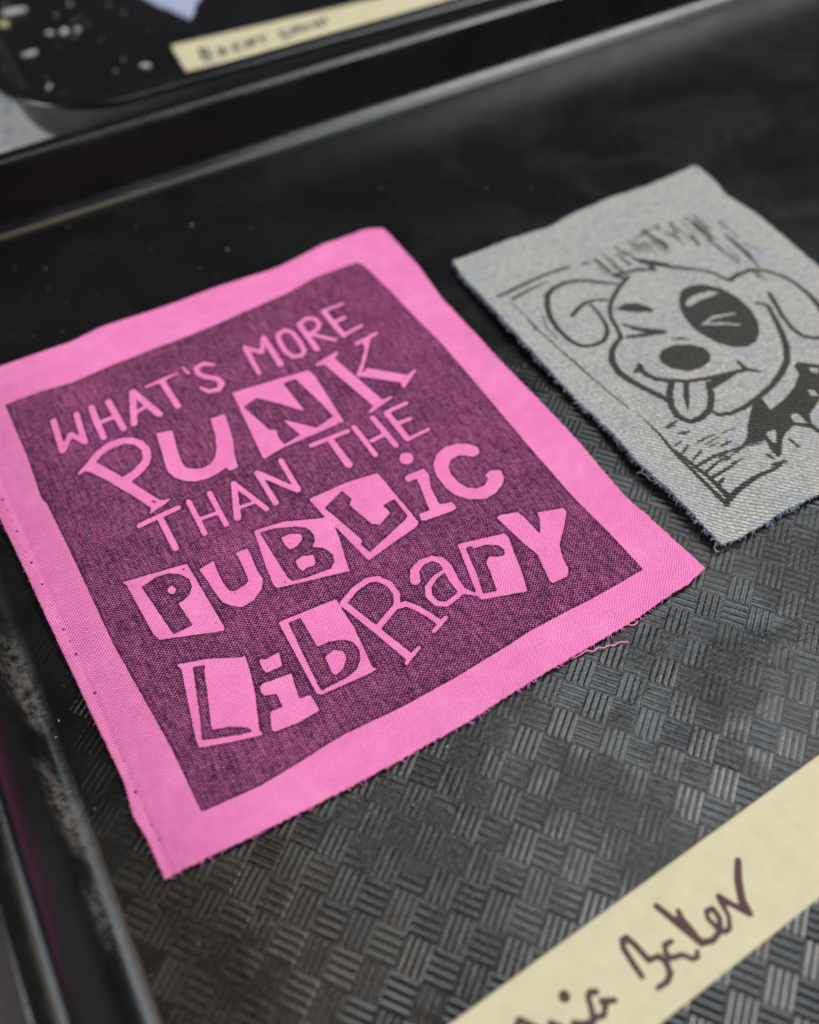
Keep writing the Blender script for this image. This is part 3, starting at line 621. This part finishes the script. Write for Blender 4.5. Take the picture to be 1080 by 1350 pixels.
# ------------------------------------------------------------------ table
TABLE_Z = -0.0029
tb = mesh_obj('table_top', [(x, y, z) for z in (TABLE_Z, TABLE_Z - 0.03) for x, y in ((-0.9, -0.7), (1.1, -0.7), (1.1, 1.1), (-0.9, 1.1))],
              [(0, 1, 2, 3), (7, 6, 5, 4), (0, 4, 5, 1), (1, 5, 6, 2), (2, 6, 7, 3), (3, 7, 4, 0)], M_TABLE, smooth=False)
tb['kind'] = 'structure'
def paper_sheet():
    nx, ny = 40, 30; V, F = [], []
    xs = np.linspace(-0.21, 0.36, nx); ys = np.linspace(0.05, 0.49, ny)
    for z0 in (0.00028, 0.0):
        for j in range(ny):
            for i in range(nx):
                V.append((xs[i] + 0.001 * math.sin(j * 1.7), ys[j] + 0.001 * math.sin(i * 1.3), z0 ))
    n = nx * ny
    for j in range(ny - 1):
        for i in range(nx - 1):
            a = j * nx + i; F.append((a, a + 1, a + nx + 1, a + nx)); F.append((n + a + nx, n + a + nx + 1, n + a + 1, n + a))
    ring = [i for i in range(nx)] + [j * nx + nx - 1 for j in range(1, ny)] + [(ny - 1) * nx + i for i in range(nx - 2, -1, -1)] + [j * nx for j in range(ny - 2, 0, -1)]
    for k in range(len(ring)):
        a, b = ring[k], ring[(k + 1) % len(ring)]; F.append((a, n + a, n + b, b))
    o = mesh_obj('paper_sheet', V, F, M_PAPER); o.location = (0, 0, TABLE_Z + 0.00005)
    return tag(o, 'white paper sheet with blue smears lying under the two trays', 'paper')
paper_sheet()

# ------------------------------------------------------------------ trays
FX0, FX1, FY0, FY1, FR = -66.6, 334.6, -176.6, 124.6, 22.6       # flat floor, mm
PROFILE = [(0, 0), (0.87, .08), (1.71, .30), (2.5, .67), (3.2, 1.17), (3.83, 1.79), (4.33, 2.5), (4.64, 3.13), (6.0, 8.0), (8.2, 15.6), (8.6, 16.8), (9.3, 17.65), (10.4, 18.0),
           (13.6, 18.0), (14.4, 17.75), (14.8, 17.2), (14.9, 16.5), (14.7, 15.7), (14.0, 15.3), (11.9, 15.2), (11.1, 14.4),
           (9.0, 7.5), (7.8, 3.0), (6.6, 0.6), (4.8, -1.2), (2.2, -2.3), (0, -2.5)]
def rounded(o, z, n=12):
    r = FR + o; pts = []
    for cx, cy, a0 in ((FX1 - FR, FY1 - FR, 0), (FX0 + FR, FY1 - FR, 90), (FX0 + FR, FY0 + FR, 180), (FX1 - FR, FY0 + FR, 270)):
        for k in range(n + 1):
            a = math.radians(a0 + 90 * k / n)
            pts.append(((cx + r * math.cos(a)) / 1000, (cy + r * math.sin(a)) / 1000, z / 1000))
    return pts
def tray_mesh():
    V, F = [], []; N = None
    for o, z in PROFILE:
        L = rounded(o, z); N = len(L); V += L
    for i in range(len(PROFILE) - 1):
        for k in range(N):
            k2 = (k + 1) % N
            F.append((i * N + k, i * N + k2, (i + 1) * N + k2, (i + 1) * N + k)[::-1])
    F.append(tuple(range(N)))
    b = (len(PROFILE) - 1) * N
    F.append(tuple(b + k for k in range(N - 1, -1, -1)))
    return V, F

EA = math.radians(-52.0)                                           # direction of the cross ridges
E2 = np.array([math.cos(EA), math.sin(EA)]); E1 = np.array([-E2[1], E2[0]])
P1, P2 = 6.12, 5.12                                                # weave pitch, mm
A0 = np.array([-24.9, -74.1])
def ridge(cx, cy, dx, dy, length, width, h=0.115):
    """one moulded rib with a rounded back and blunt ends, in mm; returns verts, faces"""
    t = np.array([dx, dy]); n = np.array([-dy, dx]); c = np.array([cx, cy]); V = []
    prof = ((-1, -0.1), (-0.62, 0.66), (0, 1.0), (0.62, 0.66), (1, -0.1))
    for s, in_ in ((-1, 1), (1, 1)):
        for w, wh in prof:
            p = c + t * (s * length / 2 * (1.0 - 0.06 * max(wh, 0))) + n * (w * width / 2)
            V.append((p[0] / 1000, p[1] / 1000, h * wh / 1000))
    V += V[:]                                                      # end caps keep their own corners
    F = [(k, k + 5, k + 6, k + 1) for k in range(4)] + [(10, 11, 12, 13, 14), (19, 18, 17, 16, 15)]
    return V, F
def block(kind, cx=0.0, cy=0.0, h=0.115):
    V, F = [], []; nr = 4
    for k in range(nr):
        q = (k - (nr - 1) / 2) / nr
        if kind == 0: c = E1 * q * P1; dv = E2; ln = P2 * 1.0; wd = P1 / nr * 0.94
        else: c = E2 * q * P2; dv = E1; ln = P1 * 1.0; wd = P2 / nr * 0.94
        v, f = ridge(cx + c[0], cy + c[1], dv[0], dv[1], ln, wd, h)
        b = len(V); V += v; F += [tuple(i + b for i in q4) for q4 in f]
    return V, F
def inside_floor(p, m=3.4):
    x = max(FX0 + FR - p[0], p[0] - FX1 + FR, 0); y = max(FY0 + FR - p[1], p[1] - FY1 + FR, 0)
    return math.hypot(x, y) < FR - m if (x > 0 or y > 0) else True
def rib_fade(x, y):
    """the moulded pattern is deep by the middle of the tray and dies away towards its back and left side"""
    g = y + 0.5 * max(0.0, x - 85.0)
    return max(0.0, min(1.0, (32.0 - g) / 50.0)) * (0.35 + 0.65 * max(0.0, min(1.0, (x + 62.0) / 26.0)))
LATTICE = []
for i in range(-90, 91):
    for j in range(-90, 91):
        p = A0 + E1 * P1 * i + E2 * P2 * j
        if inside_floor(p, 1.0) and rib_fade(p[0], p[1]) > 0.06: LATTICE.append((p[0], p[1], (i + j) % 2))

def project(x, y):
    q = CAM_ROT.T @ (np.array([x / 1000, y / 1000, 0]) - CAM_LOC)
    return q[0] / -q[2] * 1250 / 1080, q[1] / -q[2] * 1250 / 1080, -q[2]     # half-width .5, half-height .625

tray = tag(empty('serving_tray', ((FX0 + FX1) / 2000, (FY0 + FY1) / 2000, 0)), 'black plastic basketweave tray holding the pink and denim printed patches', 'tray', 'black plastic serving trays')
def shift(V, off): return [(v[0] - off[0], v[1] - off[1], v[2] - off[2]) for v in V]
TO = ((FX0 + FX1) / 2000, (FY0 + FY1) / 2000, 0)
tv, tf = tray_mesh()
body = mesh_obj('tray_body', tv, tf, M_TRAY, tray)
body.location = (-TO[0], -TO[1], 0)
body.data.polygons[len(body.data.polygons) - 2].use_smooth = False
def covered(x, y):
    return (-58 < x < 58 and -67 < y < 69) or (72 < x < 153 and -61 < y < 46) or (-30 < x < 60 and -126 < y < -114)
cand = []
for x, y, k in LATTICE:
    sx, sy, dp = project(x, y)
    vis = abs(sx) < 0.49 and abs(sy) < 0.615 and dp > 0 and not covered(x, y)
    cand.append((dp if vis else 99, x, y, k))
cand.sort()
BL = []
for k in (0, 1):
    v, f = block(k); me = bpy.data.meshes.new('weave_block'); me.from_pydata(v, [], f); me.materials.append(M_RIB); BL.append(me)
    me.polygons.foreach_set('use_smooth', [True] * len(me.polygons))
for n, (dp, x, y, k) in enumerate(cand[:300]):
    o = bpy.data.objects.new('weave_block', BL[k]); COL.objects.link(o); o.parent = tray
    o.location = (x / 1000 - TO[0], y / 1000 - TO[1], rng.uniform(-0.00003, 0.0))
    o.scale = (1, 1, max(0.1, rib_fade(x, y) * rng.uniform(0.8, 1.15)))
def relief(name, items, parent):
    V, F = [], []
    for x, y, k in items:
        v, f = block(k, x, y, 0.115 * rib_fade(x, y)); b = len(V); V += v; F += [tuple(i + b for i in q) for q in f]
    o = mesh_obj(name, V, F, M_RIB, parent, smooth=True); o.location = (-TO[0], -TO[1], 0); o['kind'] = 'stuff'
    return o
relief('weave_relief', [c[1:] for c in cand[300:]], tray)

tray2 = tag(empty('serving_tray'), 'black plastic tray flecked with dried paint standing behind the patch tray', 'tray', 'black plastic serving trays')
b2 = body.copy(); COL.objects.link(b2); b2.parent = tray2
ang = math.radians(-1.2); tilt = 0.0
R2 = Matrix.Rotation(ang, 4, 'Z') @ Matrix.Rotation(-tilt, 4, 'X')
corner = Vector(((FX0 - 14.9) / 1000 - TO[0], (FY0 - 14.9) / 1000 - TO[1], 0.0152))
T2 = Vector((-0.0205, 0.1480, 0.01520)) - (R2 @ corner)
tray2.matrix_world = Matrix.Translation(T2) @ R2
def on_tray2(x, y, dz=0.0):
    """height of the far tray's floor under a world point"""
    n = R2.to_3x3() @ Vector((0, 0, 1)); p0 = T2
    return p0.z - (n.x * (x - p0.x) + n.y * (y - p0.y)) / n.z + dz

# ------------------------------------------------------------------ cloth sheets
def resample(pl, n, jitter=0.0, wave=None, seed=1):
    P = np.array(pl, float); seg = np.hypot(*np.diff(P, axis=0).T); s = np.concatenate([[0], np.cumsum(seg)])
    t = np.linspace(0, s[-1], n); Q = np.stack([np.interp(t, s, P[:, 0]), np.interp(t, s, P[:, 1])], 1)
    k = np.array([1, 2, 3, 4, 3, 2, 1.0]); k /= k.sum()                 # soften the corners of the trace
    Qp = np.pad(Q, ((3, 3), (0, 0)), mode='reflect', reflect_type='odd')
    Q = np.stack([np.convolve(Qp[:, c], k, 'valid') for c in (0, 1)], 1)
    g = np.random.default_rng(seed); d = np.gradient(Q, axis=0); d /= np.linalg.norm(d, axis=1)[:, None] + 1e-9
    nr = np.stack([-d[:, 1], d[:, 0]], 1)
    a = g.normal(0, jitter, n); a = np.convolve(a, [.25, .5, .25], 'same')
    if wave: a += wave[0] * np.sin(t / wave[1] * 2 * math.pi + 1.5 * np.sin(t / 9.0))
    a *= np.clip(np.minimum(np.arange(n), np.arange(n)[::-1]) / 4.0, 0, 1)
    return Q + nr * a[:, None], s[-1]

def sheet(top, right, bottom, left, nu, nv):
    """Coons patch between four edges; rows run from bottom (v=0) to top (v=1)"""
    u = np.linspace(0, 1, nu)[None, :, None]; v = np.linspace(0, 1, nv)[:, None, None]
    B = bottom[None]; T = top[None]; L = left[::-1][:, None]; Rr = right[::-1][:, None]
    return ((1 - v) * B + v * T + (1 - u) * L + u * Rr
            - ((1 - u) * (1 - v) * B[:, :1] + u * (1 - v) * B[:, -1:] + (1 - u) * v * T[:, :1] + u * v * T[:, -1:]))

def cloth(parts, G, Zt, ink, W, L, mats, thick, parent, off, split=None):
    """a sheet with a skirt and underside; split = mask of faces that form the printed panel"""
    nv, nu = G.shape[:2]
    X = G[..., 0].ravel(); Y = G[..., 1].ravel(); Zf = Zt.ravel()
    idx = np.arange(nu * nv).reshape(nv, nu)
    quads = np.stack([idx[:-1, :-1], idx[:-1, 1:], idx[1:, 1:], idx[1:, :-1]], -1).reshape(-1, 4)
    uvx = np.broadcast_to(np.linspace(0, W, nu)[None], (nv, nu)).ravel(); uvy = np.broadcast_to(np.linspace(0, L, nv)[:, None], (nv, nu)).ravel()
    sel = split.ravel() if split is not None else np.zeros(len(quads), bool)
    objs = []
    for pi, (name, fs) in enumerate(((parts[0], quads[~sel]), (parts[1], quads[sel]))):
        if len(fs) == 0: continue
        used, inv = np.unique(fs.ravel(), return_inverse=True)
        F = inv.reshape(-1, 4).tolist()
        V = np.stack([X[used] / 1000 - off[0], Y[used] / 1000 - off[1], Zf[used] / 1000 - off[2]], 1).tolist()
        UV = np.stack([uvx[used], uvy[used]], 1); D = ink.ravel()[used]
        mi = [0] * len(F)
        if pi == 0:
            ring = np.concatenate([idx[0, :], idx[1:, -1], idx[-1, -2::-1], idx[-2:0:-1, 0]])
            pos = {int(a): b for b, a in enumerate(used)}
            top = [pos[int(r)] for r in ring]; b = len(V); n = len(ring)
            for r in ring: V.append([X[r] / 1000 - off[0], Y[r] / 1000 - off[1], (Zf[r] - thick) / 1000 - off[2]])
            UV = np.concatenate([UV, UV[top]]); D = np.concatenate([D, np.full(n, 3.0)])
            for k in range(n):
                k2 = (k + 1) % n; F.append((top[k], b + k, b + k2, top[k2])); mi.append(1)
        o = mesh_obj(name, V, F, mats, parent, True, mi); me = o.data
        at = me.attributes.new('ink_d', 'FLOAT', 'POINT'); at.data.foreach_set('value', np.asarray(D, np.float32))
        ul = me.uv_layers.new(name='UVMap'); li = np.empty(len(me.loops), np.int32); me.loops.foreach_get('vertex_index', li)
        ul.data.foreach_set('uv', UV[li].astype(np.float32).ravel())
        objs.append(o)
    return objs

def fray(name, edge, zfun, n, mat, parent, off, lmin, lmax, out, seed, r=0.06):
    """short broken threads standing off a cut edge (mm)"""
    g = np.random.default_rng(seed); V, F = [], []; m = len(edge)
    for _ in range(n):
        i = int(g.integers(2, m - 3)); p = edge[i]; d = edge[i + 1] - edge[i - 1]; d = d / (np.linalg.norm(d) + 1e-9)
        nr = np.array([-d[1], d[0]]) * out; ln = g.uniform(lmin, lmax); a = g.normal(0, 0.9)
        dr = nr * math.cos(a) + d * math.sin(a); c = g.normal(0, 0.5); z = zfun(i) - g.uniform(0.05, 0.5)
        pts = []
        for q in np.linspace(-0.25, 1, 5):
            pp = p + dr * ln * q + d * c * q * q * ln
            pts.append((pp[0] / 1000 - off[0], pp[1] / 1000 - off[1], max(z - 0.25 * max(q, 0) + 0.1 * math.sin(q * 5 + c), 0.45) / 1000 - off[2]))
        v, f = tube(pts, [r / 1000 * k for k in (1, 1, 1, 0.8, 0.4)], 5); b = len(V); V += v; F += [tuple(x + b for x in q) for q in f]
    o = mesh_obj(name, V, F, mat, parent); o['kind'] = 'stuff'
    return o

# pink patch --------------------------------------------------------------------
NU, NV = 320, 372
eT, _ = resample(PT, NU, 0.05, seed=2); eB, _ = resample(PB, NU, 0.10, (0.08, 1.5), seed=3)
eL, _ = resample(PL, NV, 0.05, seed=4); eR, _ = resample(PR, NV, 0.06, (0.06, 2.1), seed=5)
for a, b in ((eT[0], eL[0]), (eT[-1], eR[0]), (eB[0], eL[-1]), (eB[-1], eR[-1])): b[:] = a
G = sheet(eT, eR, eB, eL, NU, NV); gx, gy = G[..., 0], G[..., 1]
de = np.minimum(np.minimum(gx + 61, 61 - gx), np.minimum(gy + 70, 72 - gy))
Zp = 0.95 + 0.16 * smooth_noise(gx, gy, 45, 21) + 0.05 * smooth_noise(gx, gy, 14, 22) + 0.55 * np.exp(-np.clip(de, 0, 99) / 3.5) * (1 + 0.5 * smooth_noise(gx, gy, 30, 23))
Zp += 1.1 * np.exp(-(((gx - 62) / 14) ** 2 + ((gy - 71) / 16) ** 2)) + 0.5 * np.exp(-(((gx - 63) / 10) ** 2 + ((gy + 66) / 10) ** 2))
for cx, cy, an, amp in ((32.5, 68.5, -0.7, 0.5), (43.5, 69.0, -0.7, 0.5)):              # two small puckers by the top hem
    tx = (gx - cx) * math.cos(an) + (gy - cy) * math.sin(an); ty = -(gx - cx) * math.sin(an) + (gy - cy) * math.cos(an)
    Zp -= amp * np.exp(-(tx / 3.0) ** 2 - (ty / 0.9) ** 2)
hem = -62.0 + (gy + 70) * -0.028
Zp -= 0.14 * np.exp(-((gx - hem - 5.0) / 0.6) ** 2)                                     # pressed needle line along the left hem
Zp -= 0.10 * np.exp(-((gy - 67.0 - 0.012 * gx) / 0.6) ** 2)
panel = sd_poly(gx.ravel(), gy.ravel(), PANEL)
ink = np.maximum(panel, -sd_ops(gx.ravel(), gy.ravel(), PINK))
for hx, hy in np.array(HOLES).reshape(-1, 2):
    ink = np.minimum(ink, np.hypot(gx.ravel() - hx, gy.ravel() - hy) - 0.29 - 0.10 * math.sin(hx * 9 + hy * 5))
ink = np.clip(ink, -3, 3).reshape(NV, NU)
pf = panel.reshape(NV, NU); split = (pf[:-1, :-1] + pf[1:, 1:]) / 2 < 0
pink = tag(empty('fabric_patch', (0, 0, 0.0005)), 'hot pink cloth patch printed with a dark purple panel of cut-out lettering', 'fabric patch')
PO = (0, 0, 0.0005)
cl = cloth(('cloth_border', 'printed_panel'), G, Zp, ink, 122.0, 142.0, [M_PINK, M_PINK_EDGE], 0.34, pink, PO, split)
cl[0]['label'] = 'plain hot pink cloth margin around the print'
cl[1]['label'] = 'dark purple inked panel with pink block lettering'
fray('frayed_threads', eB, lambda i: Zp[0, i], 110, M_PINK_THREAD, pink, PO, 0.3, 1.0, -1, 31)
fray('frayed_threads', eR[::-1], lambda i: Zp[i, -1], 60, M_PINK_THREAD, pink, PO, 0.2, 0.6, -1, 32)
fray('frayed_threads', eT, lambda i: Zp[-1, i], 70, M_PINK_THREAD, pink, PO, 0.2, 0.7, 1, 33)
fray('frayed_threads', eL[::-1], lambda i: Zp[i, 0], 60, M_PINK_THREAD, pink, PO, 0.2, 0.7, 1, 34)
for key in ('a', 'b', 'c'):
    P = np.array(THR[key]); Q, _ = resample(P, len(P) * 5)
    pts = [(p[0] / 1000, p[1] / 1000, (0.75 - 0.18 * math.sin(i * 0.35)) / 1000 - PO[2]) for i, p in enumerate(Q)]
    v, f = tube(pts, 0.00014, 6)
    mesh_obj('loose_thread', v, f, M_PINK_THREAD, pink)

# denim patch --------------------------------------------------------------------
NU, NV = 250, 326
eT, _ = resample(DT, NU, 0.12, seed=12); eB, _ = resample(DB, NU, 0.14, seed=13)
eL, _ = resample(DL, NV, 0.14, (0.07, 1.4), seed=14); eR, _ = resample(DR, NV, 0.10, seed=15)
for a, b in ((eT[0], eL[0]), (eT[-1], eR[0]), (eB[0], eL[-1]), (eB[-1], eR[-1])): b[:] = a
G = sheet(eT, eR, eB, eL, NU, NV); gx, gy = G[..., 0], G[..., 1]
dl = gx - 70
Zd = 1.75 + 0.22 * smooth_noise(gx, gy, 50, 41) + 0.05 * smooth_noise(gx, gy, 9, 42) + 1.5 * np.exp(-np.clip(dl, 0, 99) / 6.0) * (0.75 + 0.25 * np.sin(gy / 11.0))
Zd += 0.8 * np.exp(-(((gx - 155) / 16) ** 2 + ((gy - 49) / 16) ** 2))
ink = sd_ops(gx.ravel(), gy.ravel(), DOG).reshape(NV, NU)
dp = sd_poly(gx.ravel(), gy.ravel(), np.array(DPANEL).ravel()).reshape(NV, NU); split = (dp[:-1, :-1] + dp[1:, 1:]) / 2 < 0
DO = (0.112, -0.007, 0.0007)
den = tag(empty('fabric_patch', DO), 'pale washed denim patch block printed with a winking cartoon puppy', 'fabric patch')
cl = cloth(('cloth_border', 'printed_panel'), G, Zd, ink, 86.0, 112.0, [M_DENIM, M_DENIM_EDGE], 0.75, den, DO, split)
cl[1]['label'] = 'black line print of a winking spotted puppy'
fray('frayed_threads', eL[::-1], lambda i: Zd[i, 0] - 0.2, 190, M_DENIM_THREAD, den, DO, 0.4, 1.2, 1, 51, 0.08)
fray('frayed_threads', eB, lambda i: Zd[0, i] - 0.2, 120, M_DENIM_THREAD, den, DO, 0.4, 1.1, -1, 52, 0.08)
fray('frayed_threads', eT, lambda i: Zd[-1, i], 110, M_DENIM_THREAD, den, DO, 0.4, 1.0, 1, 53, 0.08)
fray('frayed_edge', eL[::-1], lambda i: Zd[i, 0] - 0.6, 120, M_DENIM_EDGE, den, DO, 0.3, 1.0, 1, 54, 0.09)
for key in ('a', 'b'):
    P = np.array(DTHR[key]); Q, _ = resample(P, len(P) * 5)
    pts = [(p[0] / 1000 - DO[0], p[1] / 1000 - DO[1], (1.5 - 0.03 * i) / 1000 - DO[2]) for i, p in enumerate(Q)]
    v, f = tube(pts, 0.00014, 6)
    mesh_obj('loose_thread', v, f, M_DENIM_THREAD, den)

# ------------------------------------------------------------------ masking tape
def tape(name, p0, p1, width, step, zf, ops, mat, label, seed, group):
    """strip whose upper-left corner is p0 and upper edge points to p1 (mm)"""
    p0 = np.array(p0); p1 = np.array(p1); L = np.linalg.norm(p1 - p0); d = (p1 - p0) / L; n = np.array([d[1], -d[0]])
    nu = int(L / step) + 1; nv = int(width / step) + 1
    u = np.linspace(0, L, nu)[None, :]; v = np.linspace(0, width, nv)[:, None]
    gx = p0[0] + d[0] * u + n[0] * v; gy = p0[1] + d[1] * u + n[1] * v
    g = np.random.default_rng(seed)
    j0 = np.convolve(g.normal(0, 0.5, nv), np.ones(5) / 5, 'same'); j1 = np.convolve(g.normal(0, 0.5, nv), np.ones(5) / 5, 'same')
    fade0 = np.exp(-u / 2.0); fade1 = np.exp(-(L - u) / 2.0)
    gx = gx + (j0[:, None] * fade0 + j1[:, None] * fade1) * d[0]; gy = gy + (j0[:, None] * fade0 + j1[:, None] * fade1) * d[1]
    Zt = zf(gx, gy) + 0.05 * smooth_noise(gx, gy, 16, seed) + 0.03 * smooth_noise(gx, gy, 5, seed + 1)
    ink = sd_ops(gx.ravel(), gy.ravel(), ops).reshape(nv, nu)
    c = (p0 + p1) / 2 + n * width / 2; off = (c[0] / 1000, c[1] / 1000, float(Zt.mean()) / 1000 - 0.0001)
    G = np.stack([gx, gy], -1)[::-1]
    e = tag(empty(name, off), label, 'tape', group)
    cloth(('strip', 'strip'), G, Zt[::-1], ink[::-1], L, width, [mat, mat], 0.13, e, off)
    return e
a = np.array(TAPE['tl']); b = np.array(TAPE['tr']); d = (b - a) / np.linalg.norm(b - a)
tape('masking_tape', a - d * 34, b + d * 40, 18.0, 0.4, lambda x, y: 0.53 + 0 * x, TXT, M_TAPE,
     'cream masking tape with brown marker handwriting, stuck below the pink patch', 61, 'strips of masking tape name labels')
q = np.array(FTQ); 
tape('masking_tape', q[0], q[0] + np.array([150, -15.0]), 20.0, 0.5, lambda x, y: 1000 * np.vectorize(on_tray2)(x / 1000, y / 1000) + 0.55, FT, M_TAPE2,
     'cream masking tape with dark lettering on the paint-flecked tray', 71, 'strips of masking tape name labels')

# ------------------------------------------------------------------ scraps on the far tray
def scrap(name, pts, z0, thick, mat, label, cat, group=None, seed=0):
    g = np.random.default_rng(seed); P = np.array(pts, float); c = P.mean(0); Q = []
    for i in range(len(P)):
        a, b = P[i], P[(i + 1) % len(P)]
        for t in (0, 0.33, 0.66): Q.append(a + (b - a) * t + g.normal(0, 0.04 * np.linalg.norm(b - a) * 0.5, 2))
    n = len(Q); V = []
    for k, z in ((1.0, z0), (0.93, z0 + thick)):
        for p in Q:
            w = c + (p - c) * k; V.append(((w[0] - c[0]) / 1000, (w[1] - c[1]) / 1000, (z - z0 + (g.uniform(0, 0.25) * thick if k < 1 else 0)) / 1000))
    F = [tuple(range(n - 1, -1, -1)), tuple(range(n, 2 * n))] + [(i, (i + 1) % n, n + (i + 1) % n, n + i) for i in range(n)]
    o = mesh_obj(name, V, F, mat, smooth=False); o.location = (c[0] / 1000, c[1] / 1000, z0 / 1000)
    return tag(o, label, cat, group)
chips = [(0.5, 227.2, 7.0, 3.0, 0.15, M_CHIP, 'oblong white chip of dried paint on the far tray, largest of its chips'),
         (33.5, 197.0, 4.6, 2.2, -0.6, M_CHIP, 'grey-white paint chip lying beside the end of the far tape'),
         (16, 236.5, 4.5, 3.0, 0.9, M_CHIP, 'slanted pale paint chip on the far tray in a pair'),
         (11, 238, 3.2, 2.6, 0.2, M_CHIP, 'small round pale paint chip on the far tray in a pair'),
         (-2.0, 254.0, 5.0, 4.0, 0.8, M_CHIP_Y, 'yellowish paint chip at the far tray left edge'),
         (4.0, 262.0, 10.0, 5.0, 0.0, M_CHIP, 'broad grey smear chip of dried paint on the far tray')]
for i, (x, y, w, h, an, mt, lab) in enumerate(chips):
    pts = []
    for k in range(7):
        a_ = 2 * math.pi * k / 7 + rng.uniform(-.2, .2); ca, sa = math.cos(an), math.sin(an)
        px, py = w / 2 * math.cos(a_) * rng.uniform(.8, 1.1), h / 2 * math.sin(a_) * rng.uniform(.8, 1.1)
        pts.append((x + px * ca - py * sa, y + px * sa + py * ca))
    scrap('paint_chip', pts, 1000 * on_tray2(x / 1000, y / 1000) + 0.36, 0.5, mt, lab, 'paint chip', 'dried paint chips on the far tray', 80 + i)
z = 1000 * on_tray2(0.06, 0.225) + 0.4
scrap('fabric_scrap', [(59.2, 220.4), (68.0, 234.0), (96.0, 300.0), (30.0, 310.0), (53.0, 238.0)], z, 0.8, plain('lavender_cloth', (0.30, 0.33, 0.46), 0.9),
      'pale lavender corner of cloth behind the far tape', 'cloth scrap', None, 95)

# ------------------------------------------------------------------ lint and dust grains on the near tray
def grains(name, pts, zf, label, seed):
    g = np.random.default_rng(seed); V, F = [], []
    for x, y, r in pts:
        z = zf(x, y); b = len(V); an = g.uniform(0, 3.1); sx = r * g.uniform(0.7, 2.6)
        ring = [(x + sx * math.cos(a_) * math.cos(an) - r * 0.8 * math.sin(a_) * math.sin(an), y + sx * math.cos(a_) * math.sin(an) + r * 0.8 * math.sin(a_) * math.cos(an)) for a_ in np.linspace(0, 2 * math.pi, 6)[:-1]]
        for p in ring: V.append((p[0] / 1000, p[1] / 1000, z / 1000))
        V.append((x / 1000, y / 1000, (z + r * 0.9) / 1000))
        F += [(b + k, b + (k + 1) % 5, b + 5) for k in range(5)]
    o = mesh_obj(name, V, F, M_LINT); o['kind'] = 'stuff'; o['label'] = label; o['category'] = 'lint'
    return o
pts = [(x, y, 0.09 + 0.16 * rng.random() ** 2) for x, y in SPECK]
for _ in range(900):
    x, y = rng.uniform(-66, 300), rng.uniform(-165, 122)
    if not (-62 < x < 64 and -71 < y < 73) and not (68 < x < 157 and -65 < y < 51):
        pts.append((x, y, min(0.16, 0.035 + abs(rng.normal(0, 0.035)))))
grains('lint_specks', pts, lambda x, y: 0.30, 'pale lint and dust specks scattered over the near black tray', 5)
pts = [(rng.uniform(-5, 60), rng.uniform(190, 290), 0.10 + abs(rng.normal(0, 0.40))) for _ in range(34)]
grains('paint_specks', pts, lambda x, y: 1000 * on_tray2(x / 1000, y / 1000) + 0.3, 'small pale paint flecks spattered over the far black tray', 6)
